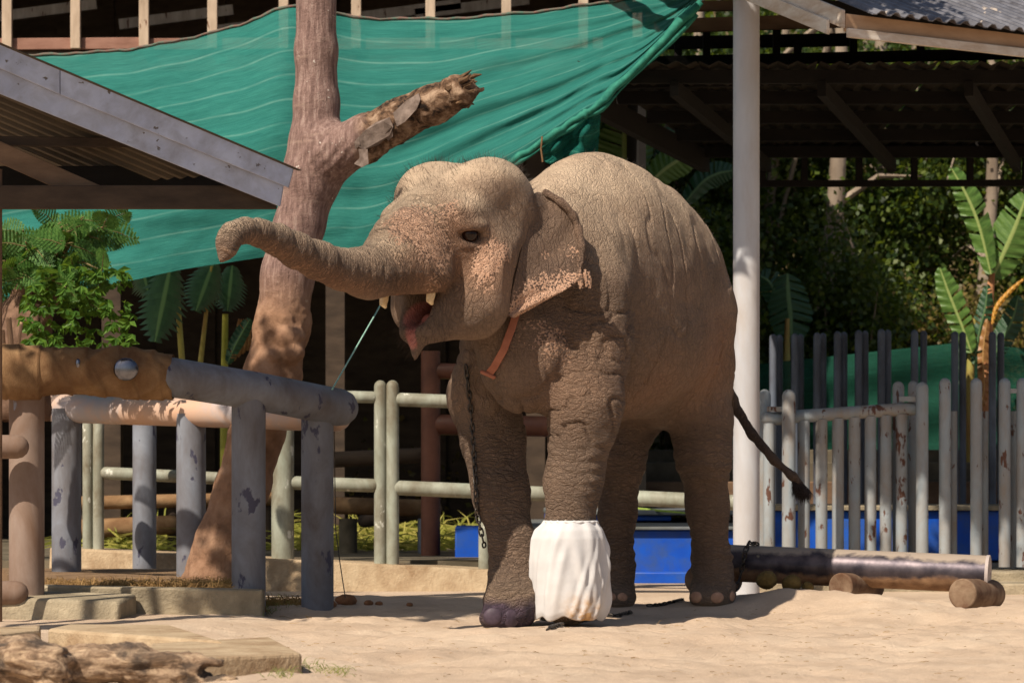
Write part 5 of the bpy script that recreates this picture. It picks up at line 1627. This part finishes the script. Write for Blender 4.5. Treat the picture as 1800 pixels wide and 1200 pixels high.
MB().tube([P(330, 960, LY+.4), P(352, 640, LY+.45), P(372, 468, LY+.3)], [0.03, 0.02, 0.01], 8).build('stem', stalkm, lp, 60)
bs = thing('bamboo_stalk', P(395, 960, 20.6), 'short yellow-green bamboo stalk in the shade left of the tree', 'bamboo')
MB().tube([P(393, 975, 20.6), P(394, 700, 20.6), P(396, 552, 20.6)], [0.028, 0.028, 0.022], 12).build('stalk', mat_simple('bamboo', lin(150, 150, 50), lin(184, 178, 80), 6, 0.5), bs, 60)
banana_leaf(bs, [(400, 640), (412, 610), (428, 580), (440, 560)], 14, 20.5, BMd, seed=31)
for k in range(5):
    banana_leaf(bs, [(405+k*7, 640-k*6), (412+k*6, 610), (418+k*5, 585), (420+k*4, 560)], 5, 20.7, BMy, 'dry_leaf', seed=40+k, tears=0)

# ---- shrub behind the near beam on the left
sh = thing('feathery_shrub', P(70, 1000, 17.3), 'feathery leaved shrub growing from a thick brown stump behind the sacking beam', 'shrub')
SY = 17.2
st = Field(np.array(P(-90, 640, SY))-[0.0, .35, 0.35], np.array(P(120, 420, SY))+[0.05, .35, 0.1], 0.012)
st.chain([P(30, 720, SY), P(40, 610, SY), P(44, 560, SY), P(52, 510, SY), P(48, 470, SY)], [R(60, SY), R(52, SY), R(42, SY), R(26, SY), R(18, SY)], 0.05)
st.chain([P(60, 580, SY), P(85, 520, SY), P(88, 470, SY)], [R(24, SY), R(18, SY), R(10, SY)], 0.04)
V, Q = st.mesh(1); N = vnormals(V, Q)
V = V+N*(0.012*vnoise(V*12)+0.006*vnoise(V*35))[:, None]
mesh_obj('stump', V, Q, mat_simple('stump_bark', lin(104, 80, 64), lin(146, 116, 96), 5, 0.9, (1, 1, 1), 0.7, 0.01, 30, dirt=(lin(66, 48, 38), 0.5, 7)), sh, 180)
LVs, LQs = [], []
twm = MB()
def pinnate(base, d, L, npin, plen, nleaf, lsz, rg):
    """twice-feathered frond"""
    global LVs
    base = Vector(base); d = Vector(d).normalized()
    side = d.cross(Vector((rg.uniform(-.5, .5), -1, rg.uniform(-.4, .6)))).normalized()
    nn = side.cross(d)
    pts = [base+d*L*u+Vector((0, 0, -0.25*L*u*u)) for u in (0, .5, 1)]
    twm.tube(pts, [0.004, 0.003, 0.0015], 4)
    for i in range(npin):
        u = 0.18+0.82*i/(npin-1)
        c = base+d*L*u+Vector((0, 0, -0.25*L*u*u))
        pl_ = plen*math.sin(math.pi*(0.18+0.75*u))
        for s in (-1, 1):
            pd = (side*s+d*0.45+Vector((0, 0, -0.15))).normalized()
            for k in range(nleaf):
                q = c+pd*pl_*(k+0.5)/nleaf
                for s2 in (-1, 1):
                    ld = (d*s2+pd*0.5).normalized()
                    w = pd*lsz*0.28
                    LVs.append((q, q+ld*lsz*0.5+w, q+ld*lsz, q+ld*lsz*0.5-w))
rg = random.Random(3)
branches = []
for k in range(34):
    bx = rg.uniform(-40, 225); by = rg.uniform(372, 560)
    a = P(rg.choice((50, 85)), 480, SY); b = P(bx, by, SY+rg.uniform(-.35, .3))
    twm.tube([a, a.lerp(b, .5)+Vector((0, 0, .08)), b], [0.014, 0.009, 0.004], 5)
    for j in range(4):
        p = a.lerp(b, rg.uniform(.45, 1.0))
        pinnate(p, (rg.uniform(-1, 1.1), rg.uniform(-.8, .5), rg.uniform(-.25, .75)), rg.uniform(.16, .27), 9, rg.uniform(.06, .085), 8, 0.02, rg)
twm.build('twig', mat_simple('green_twig', lin(96, 88, 56), lin(130, 112, 74), 8, 0.8), sh, 60)
fv = np.array([[tuple(p) for p in q] for q in LVs]).reshape(-1, 3)
mesh_obj('foliage', fv, np.arange(len(fv)).reshape(-1, 4), L_shrub, sh, 0)
# broad leaves low on the shrub
bv = []
for k in range(130):
    c = P(rg.choice((rg.uniform(40, 110), rg.uniform(110, 235))), rg.uniform(465, 615), SY-rg.uniform(.1, .4))
    for j in range(5):
        d = Vector((rg.uniform(-.8, .8), rg.uniform(-.6, .1), rg.uniform(-1, .1))).normalized()
        s = d.cross(Vector((0, -1, rg.uniform(-.3, .6)))).normalized(); L = rg.uniform(.045, .085)
        n2 = s.cross(d)
        for sg in (-1, 1):
            bv.append((c, c+d*L*.5+s*sg*L*.22+n2*.012, c+d*L, c+d*L*.5))
fv = np.array([[tuple(p) for p in q] for q in bv]).reshape(-1, 3)
mesh_obj('broad_leaves', fv, np.arange(len(fv)).reshape(-1, 4), L_bright, sh, 0)
for (x0, y0, x1, y1, r) in ((10, 628, 3, 580, 5), (24, 625, 15, 558, 5), (27, 618, 38, 566, 3)):
    MB().tube([P(x0, y0+30, 16.4), P(x1, y1, 16.4)], R(r, 16.4), 8).build('cut_twig', M['fascia_tan'], sh, 60)
# ------------------------------------------------------------------ leaning tree
TY = 16.95
T_ = Field(np.array(P(300, 1075, TY))-[0.05, 0.6, 0.0], np.array(P(900, -60, TY))+[0.05, 0.5, 0.0], 0.0125)
tr_pts = [(372, 1060, 66), (395, 960, 52), (425, 860, 46), (452, 760, 46), (478, 660, 49), (496, 570, 47), (506, 480, 45), (526, 395, 43), (548, 320, 46), (556, 250, 46), (556, 180, 38), (556, 90, 36), (556, -80, 35)]
T_.chain([P(a, b, TY) for a, b, r in tr_pts], [R(r, TY) for a, b, r in tr_pts], 0.05)
br = [(548, 300, 44), (590, 268, 40), (640, 244, 36), (700, 212, 32), (760, 184, 30), (812, 162, 27)]
T_.chain([P(a, b, TY-0.10*i) for i, (a, b, r) in enumerate(br)], [R(r, TY) for a, b, r in br], 0.09)
T_.chain([P(800, 178, TY-0.5), P(848, 158, TY-0.5)], [R(10, TY), R(5, TY)], 0.02)
T_.chain([P(790, 150, TY-0.5), P(803, 138, TY-0.5)], [R(14, TY), R(7, TY)], 0.02)
for (px, py, r) in ((505, 590, 22), (516, 620, 20), (500, 560, 16), (520, 590, 16), (485, 625, 14)):
    T_.ell(P(px, py, TY-0.15), (R(r, TY),)*3, None, 0.03)
# rotten hollow at the broken end
for k in range(14):
    c = P(820+random.uniform(-14, 22), 152+random.uniform(-16, 22), TY-0.5+random.uniform(-.1, .1))
    T_.ell(c, (random.uniform(.012, .035),)*3, None, 0.012, 'sub')
V, Q = T_.mesh(1); N = vnormals(V, Q)
pxv = 900+V[:, 0]/V[:, 1]*F; pyv = HOR-(V[:, 2]-EYE)/V[:, 1]*F
dead = np.clip((pxv-618)/30, 0, 1)*(pyv < 330)
low = np.clip((pyv-470)/80, 0, 1)
crotch = np.exp(-((pxv-570)/55)**2-((pyv-262)/40)**2)
V = V+N*(0.004*vnoise(V*9)+low*(0.006*vnoise(V*14+3)+0.006*np.maximum(0, vnoise(V*7))+0.004*vnoise(V*40))
         + dead*(0.007*vnoise(V*np.array([10, 14, 30]))+0.006*vnoise(V*45))+crotch*0.005*np.sin((pxv+pyv*0.8)*0.28+vnoise(V*10)*2))[:, None]
t = NT('tree_bark'); v = t.coord((1, 1, 1), rnd=False)
va = t.coord((1, 1, 0.12), rnd=False); vh = t.coord((0.5, 0.5, 3), rnd=False)
c = t.ramp(t.noise(va, 42, 6, 0.7), [(0.3, lin(88, 68, 64)), (0.52, lin(136, 110, 102)), (0.75, lin(176, 154, 144))])
c = t.mix(t.ramp(t.noise(vh, 9, 4, 0.6), [(0.55, 0), (0.75, 0.45)]), c, lin(176, 152, 136))
c = t.mix(t.ramp(t.noise(v, 22, 4, 0.55), [(0.69, 0.0), (0.72, 0.9)]), c, lin(212, 202, 192))
lowa = t.attr('low').outputs['Fac']; deada = t.attr('dead').outputs['Fac']
mud = t.ramp(t.noise(v, 7, 6, 0.6), [(0.3, lin(112, 84, 64)), (0.5, lin(148, 114, 90)), (0.8, lin(178, 144, 118))])
c = t.mix(lowa, c, mud)
dw = t.ramp(t.noise(t.coord((1, 1, 1), rnd=False, rot=(0, 0.5, 0)), 12, 6, 0.7, 0.5), [(0.38, lin(40, 30, 24)), (0.5, lin(112, 86, 66)), (0.66, lin(176, 150, 126))])
c = t.mix(deada, c, dw)
t.setc(c); t.setr(0.85); t.bsdf.inputs['Specular IOR Level'].default_value = 0.25
t.setn(t.bump(t.noise(va, 60, 6, 0.7), 0.7, 0.010, t.bump(t.noise(v, 22, 7, 0.75), 0.8, 0.02)))
lt = thing('leaning_tree', (P(385, 0, TY).x, TY, 0.1), 'leaning bare tree trunk with a broken rotten branch inside the pipe pen', 'tree')
mesh_obj('trunk', V, Q, t.m, lt, 180, attrs={'low': ('FLOAT', low), 'dead': ('FLOAT', dead)})
spl = MB()
sr = random.Random(4)
for k in range(26):
    a_ = P(sr.uniform(778, 822), sr.uniform(138, 188), TY-0.5+sr.uniform(-.07, .07)); L_ = sr.uniform(.04, .13)
    d_ = Vector((1.0, sr.uniform(-.3, .3), sr.uniform(0.1, .75))).normalized()
    spl.tube([a_, a_+d_*L_*0.6+Vector((0, 0, sr.uniform(-.01, .01))), a_+d_*L_], [sr.uniform(.012, .024), sr.uniform(.008, .016), 0.003], 5, jit=0.25)
spl.build('splinters', mat_simple('rotten_wood', lin(52, 38, 28), lin(120, 92, 66), 20, 0.95, bump=0.8, bdist=0.008, bscale=60), lt, 0)
# bark plates peeling off the dead branch
flake = mat_simple('peeling_bark', lin(104, 90, 82), lin(150, 134, 124), 12, 0.9, bump=0.7, bdist=0.006, bscale=50, dirt=(lin(70, 56, 48), 0.4, 10))
def bark_plate(poly, name='bark_plate'):
    ring = []
    for px, py in poly:
        h = T_.hit(px, py, 15.5, 18)
        p = h[0] if h else P(px, py, TY-0.6)
        ring.append((p, h[1] if h else Vector((0, -1, 0))))
    m = MB()
    top = [p+n*0.012+Vector((0, -0.006, 0)) for p, n in ring]; bot = [p+n*0.004 for p, n in ring]
    k = len(ring)
    m.add(top+bot, [tuple(range(k))]+[tuple(range(2*k-1, k-1, -1))]+[(i, i+k, (i+1) % k+k, (i+1) % k) for i in range(k)])
    m.build(name, flake, lt, 0)
bark_plate([(628, 246), (640, 232), (662, 216), (686, 207), (692, 222), (686, 236), (664, 254), (640, 262), (632, 258)])
bark_plate([(692, 200), (715, 180), (738, 166), (741, 176), (734, 192), (712, 214), (698, 222)])
bark_plate([(676, 214), (690, 222), (691, 238), (683, 246), (676, 236)])
bark_plate([(624, 250), (632, 240), (634, 254), (626, 262)])
m = MB(); a = [P(630, 262, TY-.4), P(646, 262, TY-.45), P(648, 288, TY-.46), P(636, 294, TY-.44), P(622, 288, TY-.42), P(632, 278, TY-.4)]
m.add(a+[p+Vector((0, 0.012, 0)) for p in a], [tuple(range(6)), tuple(range(11, 5, -1))]+[(i, i+6, (i+1) % 6+6, (i+1) % 6) for i in range(6)])
m.build('bark_plate', flake, lt, 0)
# unseen crown and boughs added to shade the gate and column
x0 = P(556, 0, TY).x
m = MB()
tops = []
for k, (dx, dy, dz) in enumerate(((1.5, -0.8, 1.3), (2.4, -0.9, 1.3), (1.1, 0.0, 1.6))):
    a = Vector((x0, TY, 4.0)); b = a+Vector((dx, dy, dz))
    m.tube([Vector((x0, TY, 3.72)), a.lerp(b, .4)+Vector((0, 0, .25)), b], [0.10, 0.06, 0.02], 8); tops.append(b)
m.build('added_bough', barkm, lt, 60)
pts_, cl = crown_points((0.6, 16.2, 5.4), (1.15, 0.75, 0.45), 70, 95, 0.13)
V, Q = leaf_quads(pts_, 0.11)
mesh_obj('crown', V, Q, L_forest, lt, 0)  # leaves added out of view to cast shade

# shade tree standing left of the view, over the pen
tree('shade_tree', (-4.3, 12.2, 0), 4.6, (0.12, 0.02), 0.16, (-3.4, 12.75, 5.0), (1.0, 1.1, 0.6), 120, 110, 0.16, 0.13, L_forest,
     'leafy shade tree standing beside the shelter', 'shade trees', limbs=10)
# ------------------------------------------------------------------ white foot cover
cv = []; NA, NH = 120, 70
prof = [(914, 46, 1002), (920, 50, 1002), (930, 59, 1000), (945, 64, 999), (985, 67, 999), (1015, 68, 1001), (1045, 67, 1003), (1065, 65, 1005), (1080, 62, 1004), (1090, 57, 1003)]
pk = np.array(prof, float)
cvs = np.zeros((NA*NH, 3)); stain = np.zeros(NA*NH)
CY = 14.5
fr_ = random.Random(12)
FOLDS = [(fr_.uniform(0, 2*math.pi), fr_.uniform(-1.1, 1.1), fr_.uniform(1.8, 4.2), fr_.uniform(0.05, 0.12), fr_.uniform(-.1, .45), fr_.uniform(.6, 1.2)) for _ in range(26)]
for j in range(NH):
    v = j/(NH-1); py = 914+(1089-914)*v
    rp = np.interp(py, pk[:, 0], pk[:, 1]); cxp = np.interp(py, pk[:, 0], pk[:, 2])
    for i in range(NA):
        a = 2*math.pi*i/NA
        ca, sa = math.cos(a), math.sin(a)
        r = rp
        r += 1.5*math.exp(-v*8)*math.sin(a*15+2*math.sin(a*3))
        g1 = 1-math.exp(-v*6)
        r += 5.0*g1*mnoise.noise(Vector((ca*1.2+5, sa*1.2, v*1.3+3)))
        for (a0, sl_, am, wd, v0, v1) in FOLDS:
            da = (a-a0-sl_*(v-0.4)+math.pi) % (2*math.pi)-math.pi
            win = max(0, min(1, (v-v0)/0.2))*max(0, min(1, (v1-v)/0.2))
            r += am*win*(math.exp(-(da/wd)**2)-0.5*math.exp(-((da-wd*1.6)/wd)**2))
        w = max(0, v-0.62)/0.38
        r -= 15*w*max(0, mnoise.noise(Vector((ca*1.9+9, sa*1.9, 4.0))))*1.5
        yy = py
        if v > 0.62:
            yy += w*13*mnoise.noise(Vector((ca*2.3, sa*2.3, 2.0)))-w*3
            r += 3*w
            r += 14*math.exp(-((a-math.pi)/0.38)**2)*w*w*(1-0.35*w**3)
        p = P(cxp, yy, CY)
        rr2 = R(r, CY)
        cvs[j*NA+i] = (p.x+ca*rr2, CY-sa*rr2*1.0, max(p.z, 0.012+0.004*math.sin(i)))
        stain[j*NA+i] = 1.5*max(0, (v-0.66)/0.3)*math.exp(-((a-1.2)/0.5)**2)+0.25*max(0, v-0.85)
f = []
for j in range(NH-1):
    for i in range(NA):
        f.append((j*NA+i, j*NA+(i+1) % NA, (j+1)*NA+(i+1) % NA, (j+1)*NA+i))
t = NT('white_cotton'); v = t.coord((1, 1, 1), rnd=False)
c = t.ramp(t.noise(v, 6, 4), [(0.3, lin(190, 189, 190)), (0.7, lin(208, 206, 205))])
sm = t.math('MULTIPLY', t.attr('stain').outputs['Fac'], t.ramp(t.noise(v, 18, 5, 0.65), [(0.38, 0.15), (0.62, 1.0)]), True)
c = t.mix(sm, c, lin(176, 140, 98))
t.setc(c); t.setr(0.9); t.bsdf.inputs['Specular IOR Level'].default_value = 0.1
t.setn(t.bump(t.noise(v, 11, 2, 0.5, 1.2), 0.25, 0.006, t.bump(t.noise(v, 420, 2), 0.12, 0.002)))
cover = mesh_obj('foot_cover', cvs, np.array(f), t.m, ELE_ROOT, 180, attrs={'stain': ('FLOAT', stain)})
md = cover.modifiers.new('solid', 'SOLIDIFY'); md.thickness = 0.003
tag(cover, 'white cotton cover gathered round the near front foot')
m = MB(); pts = []
for i in range(61):
    a = 2*math.pi*i/60
    pts.append(P(1003, 917+1.2*math.sin(i*2.1), CY)+Vector((math.cos(a)*R(47, CY), -math.sin(a)*R(47, CY), 0)))
m.tube(pts, [0.007+0.002*math.sin(i*2.3) for i in range(61)], 7).build('elastic_hem', t.m, cover, 180)

# ------------------------------------------------------------------ chains
def link_mesh():
    n, k = 12, 5
    vs = []; fs = []
    for i in range(n):
        a = 2*math.pi*i/n
        cx, cz = 0.0105*math.cos(a), 0.014*math.sin(a)
        cz += 0.009 if math.sin(a) > 0.01 else (-0.009 if math.sin(a) < -0.01 else 0)
        d = Vector((math.cos(a), 0, math.sin(a)))
        for j in range(k):
            b = 2*math.pi*j/k
            vs.append(Vector((cx, 0, cz))+d*0.0048*math.cos(b)+Vector((0, 0.0048*math.sin(b), 0)))
    for i in range(n):
        for j in range(k):
            fs.append((i*k+j, ((i+1) % n)*k+j, ((i+1) % n)*k+(j+1) % k, i*k+(j+1) % k))
    me = bpy.data.meshes.new('chain_link')
    me.from_pydata([tuple(v) for v in vs], [], fs); me.update()
    me.polygons.foreach_set('use_smooth', [True]*len(me.polygons))
    me.materials.append(M['chain'])
    return me
LINK = link_mesh()
def chain(path, label, scale=1.0):
    path = [Vector(p) for p in path]
    root = thing('chain', path[-1], label, 'chain')
    L = [0]
    for a, b in zip(path, path[1:]): L.append(L[-1]+(b-a).length)
    step = 0.0345*scale; s = 0; k = 0
    while s < L[-1]:
        i = max(j for j in range(len(L)) if L[j] <= s)
        i = min(i, len(path)-2)
        u = (s-L[i])/max(L[i+1]-L[i], 1e-6)
        p = path[i].lerp(path[i+1], u)
        d = (path[i+1]-path[i]).normalized()
        o = bpy.data.objects.new('link', LINK)
        COL.objects.link(o)
        o.parent = root
        o.location = p-root.location
        q = d.to_track_quat('Z', 'Y')
        from mathutils import Quaternion
        o.rotation_mode = 'QUATERNION'
        o.rotation_quaternion = q @ Quaternion((0, 0, 1), (0.75 if k % 2 else -0.75)+random.uniform(-.2, .2))
        o.scale = (scale,)*3
        s += step; k += 1
    return root
def on_hide(pts, off=0.012, y0=13.6):
    out = []
    for px, py in pts:
        h = ELE.hit(px, py, y0, 16)
        if h: out.append(h[0]+h[1]*off)
    return out
def dens(pts, n):
    return [tuple(pl(pts, i/(n-1))) for i in range(n)]
chain(on_hide(dens([(822, 648), (827, 700), (832, 750), (836, 800), (839, 850), (842, 900), (850, 940), (856, 960)], 26)), 'dark steel chain hanging down the elephant far front leg')
def on_sand(pts, off=0.008):
    return [Vector((g.x, g.y, g.z+off)) for g in (ground_px(a, b) for a, b in pts) if g is not None]
chain(on_sand(dens([(1108, 1078), (1085, 1084), (1060, 1084), (1030, 1092), (1000, 1098), (978, 1102), (962, 1108)], 16)), 'dark chain lying on the sand beside the white foot cover')
chain(on_sand(dens([(1200, 1056), (1165, 1064), (1140, 1066)], 5)), 'short end of dark chain on the shaded sand between the elephant feet')
chain([P(1330, 955, 16.55), P(1316, 954, 16.46), P(1310, 968, 16.43), P(1306, 990, 16.44), P(1301, 1012, 16.45), P(1296, 1030, 16.42)], 'dark chain looped over the end of the steel pipe', 1.1)

# neck strap
sp = [P(908, 552, 14.34), P(900, 580, 14.32), P(888, 615, 14.36), P(872, 645, 14.42), P(863, 656, 14.46)]
sp2 = []
for p in sp:
    px, py = 900+p.x/p.y*F, HOR-(p.z-EYE)/p.y*F
    h = ELE.hit(px, py, 13.6, 16)
    sp2.append((h[0]+h[1]*0.02) if h else p)
m = MB(); vs = []; fs = []
for i, p in enumerate(sp2):
    d = (sp2[min(i+1, 4)]-sp2[max(i-1, 0)]).normalized()
    s = d.cross(Vector((0, -1, 0))).normalized()*R(6.8, p.y)
    n2 = Vector((0, -0.008, 0))
    vs += [p-s+n2, p+s+n2, p+s-n2, p-s-n2]
for i in range(4):
    for k in range(4):
        fs.append((i*4+k, i*4+(k+1) % 4, (i+1)*4+(k+1) % 4, (i+1)*4+k))
fs += [(3, 2, 1, 0), (16, 17, 18, 19)]
st_ = thing('neck_strap', sp2[-1], 'flat orange-brown strap hanging from under the elephant ear', 'strap')
strapm = mat_simple('orange_brown_strap', lin(136, 82, 62), lin(164, 106, 84), 10, 0.75, bump=0.3, bscale=90)
m.add(vs, fs).build('strap', strapm, st_, 30, bevel=0.003)
MB().tube([sp2[-1]+Vector((-0.03, -0.012, 0.012)), sp2[-1]+Vector((0.028, -0.012, -0.014))], 0.011, 10, 'dome').build('stitched_end', strapm, st_, 60)

# ------------------------------------------------------------------ foreground: concrete slabs and driftwood
def slab(name, q, zt, zb, mat, label, cat):
    """q: photo pixels of the top face corners"""
    def onz(px, py, z):
        Y = (EYE-z)*F/(py-HOR)
        return P(px, py, Y)
    top = [onz(a, b, zt) for a, b in q]
    m = MB(); m.hexa(top+[Vector((p.x, p.y, zb)) for p in top])
    return tag(m.build(name, M[mat], None, 0, bevel=0.014), label, cat)
slab('concrete_slab', [(258, 1160), (531, 1147), (475, 1118), (262, 1130)], 0.075, -0.08, 'concrete_pale', 'thick tilted concrete slab lying on the sand behind the driftwood', 'slab')
slab('concrete_slab', [(84, 1104), (392, 1126), (300, 1097), (120, 1096)], 0.085, -0.06, 'concrete_pale', 'stained sunken concrete kerb piece half filled with sand', 'slab')
slab('concrete_slab', [(-60, 1120), (70, 1106), (72, 1098), (-60, 1104)], 0.09, -0.08, 'concrete_pale', 'short dark-sided concrete kerb piece left of the driftwood', 'slab')
DY = 10.3
D_ = Field(np.array(P(-60, 1260, DY))-[0.05, .4, 0], np.array(P(440, 1080, DY))+[0, .4, 0.0], 0.009)
D_.chain([P(60, 1188, DY), P(150, 1170, DY), P(240, 1168, DY), P(300, 1178, DY), P(372, 1182, DY)], [R(44, DY), R(34, DY), R(34, DY), R(30, DY), R(26, DY)], 0.04)
D_.chain([P(-60, 1190, DY), P(20, 1158, DY), P(50, 1140, DY)], [R(60, DY), R(42, DY), R(24, DY)], 0.04)
D_.chain([P(30, 1150, DY-.1), P(90, 1170, DY-.1)], [R(30, DY), R(40, DY)], 0.03)
D_.chain([P(360, 1200, DY-.05), P(412, 1196, DY-.05)], [R(12, DY), R(6, DY)], 0.02)
for k in range(9):
    c = P(random.uniform(110, 360), random.uniform(1130, 1195), DY-0.12)
    D_.ell(c, (random.uniform(.05, .11), .03, random.uniform(.004, .008)), None, 0.012, 'sub')
D_.ell(P(374, 1180, DY-.02), (0.05, .09, 0.03), None, 0.015, 'sub')
V, Q = D_.mesh(1); N = vnormals(V, Q)
V = V+N*(0.014*vnoise(V*np.array([7, 20, 30]))+0.008*vnoise(V*np.array([16, 40, 60]))+0.005*vnoise(V*70))[:, None]
t = NT('driftwood'); v = t.coord((0.35, 1, 1), rnd=False); vi = t.coord(rnd=False)
c = t.ramp(t.noise(v, 26, 7, 0.7, 0.8), [(0.3, lin(48, 38, 30)), (0.47, lin(128, 104, 82)), (0.66, lin(196, 170, 140))])
c = t.mix(t.ramp(t.noise(vi, 5, 5, 0.6), [(0.52, 0), (0.6, 0.85)]), c, lin(58, 48, 42))
t.setc(c); t.setr(0.9)
t.setn(t.bump(t.noise(v, 50, 6, 0.7, 0.6), 0.9, 0.015))
tag(mesh_obj('driftwood_log', V, Q, t.m, None, 180), 'gnarled weathered driftwood log lying in front of the concrete slabs', 'log')

# clods by the corner post
clod = mat_simple('brown_clod', lin(124, 84, 56), lin(164, 118, 84), 20, 0.95, bump=0.9, bdist=0.01, bscale=60)
for px, py, r, cl_ in ((576, 1066, 13, 'flat brown clod of earth against the corner post of the pen'), (608, 1061, 15, 'largest brown clod of earth, where the hanging wire ends'), (560, 1066, 9, 'small brown clod of earth touching the corner post of the pen'), (648, 1062, 7, 'small clod of the loose pair between pen corner and elephant'), (666, 1063, 6, 'smaller clod of the loose pair between pen corner and elephant'), (720, 1064, 5, 'tiny lone clod of earth on the sand before the kerb')):
    g = ground_px(px, py)
    if g is None: continue
    m = MB(); rr3 = R(r, g.y); m.ball((0, 0, 0), (rr3*1.2, rr3, rr3*0.75), 12, 8, 0.12)
    m.v = [g+v_+Vector((0, 0, rr3*0.4)) for v_ in m.v]
    tag(m.build('clod', clod, None, 180), cl_, 'clod', 'clods near the pen corner')

# blades: dry grass in the bed, green tufts, hay, litter
def blades(name, roots, mat, label, width):
    vs = []; fs = []
    for p, d, L in roots:
        d = Vector(d).normalized(); s = d.cross(Vector((0.3, 1, 0.1))).normalized()*width
        b = len(vs); m_ = p+d*L*0.55; e = p+d*L+Vector((d.x*L*.35, 0, -L*0.25))
        vs += [p-s, p+s, m_+s*.8, m_-s*.8, e]
        fs += [(b, b+1, b+2, b+3), (b+3, b+2, b+4)]
    o = mesh_obj(name, vs, fs, mat, None, 0)
    return tag(o, label, kind='stuff')
rg = random.Random(9)
straw = leaf_material('straw', [lin(96, 72, 46), lin(140, 108, 68), lin(168, 136, 90)], 0.8, 0.2)
rt = []
for k in range(2600):
    px = rg.uniform(80, 425); Y = 15.72+abs(rg.gauss(0, .35))
    rt.append((Vector(((px-900)/F*Y, Y, 0.13)), (rg.uniform(-1, 1), rg.uniform(-.6, .6), rg.uniform(.2, 1.2)), rg.uniform(.03, .11)))
for k in range(420):
    px = rg.uniform(465, 540); Y = rg.uniform(16.1, 16.9)
    rt.append((Vector(((px-900)/F*Y, Y, 0.0)), (rg.uniform(-1, 1), rg.uniform(-.6, .6), rg.uniform(.3, 1.2)), rg.uniform(.04, .13)))
blades('dry_grass', rt, straw, 'short dry brown grass along the edge of the bed in the pen', 0.0022)
rt = []
for (cx, cy, nn_, sp_) in ((520, 1172, 70, 22), (575, 1180, 40, 18), (500, 1186, 30, 14), (606, 1182, 14, 10), (470, 1075, 60, 10), (500, 1060, 60, 16)):
    for k in range(nn_):
        g = ground_px(cx+rg.gauss(0, sp_), cy+rg.gauss(0, 4))
        if g is None: continue
        rt.append((g, (rg.uniform(-.9, .9), rg.uniform(-.5, .5), rg.uniform(.3, 1.1)), rg.uniform(.02, .06)))
blades('green_grass', rt, leaf_material('green_grass_blades', [lin(90, 100, 50), lin(120, 130, 70), lin(160, 150, 96)], 0.7, 0.3), 'thin green grass tufts in the sand by the concrete slab', 0.0013)
rt = []
for k in range(2600):
    Y = rg.uniform(21.8, 25.5); x = rg.uniform(-3.4, -0.3)
    rt.append((Vector((x, Y, 0.2+rg.uniform(0, .10)*max(0, rg.gauss(.5, .5)))), (rg.uniform(-1, 1), rg.uniform(-.4, .4), rg.uniform(-.02, .28)), rg.uniform(.15, .45)))
blades('cut_fodder', rt, leaf_material('fodder', [lin(110, 116, 46), lin(150, 150, 62), lin(184, 172, 92)], 0.7, 0.3), 'yellow-green cut fodder strewn over the shed floor', 0.007)
rt = []
for k in range(300):
    g = ground_px(rg.uniform(380, 1800), rg.uniform(1070, 1199))
    if g is None: continue
    rt.append((g+Vector((0, 0, 0.004)), (rg.uniform(-1, 1), rg.uniform(-.5, .5), rg.uniform(0, .12)), rg.uniform(.008, .04)*(1.6 if rg.random() < .06 else 1)))
blades('sand_litter', rt, straw, 'bits of straw and dry leaf strewn over the sand', 0.0012)
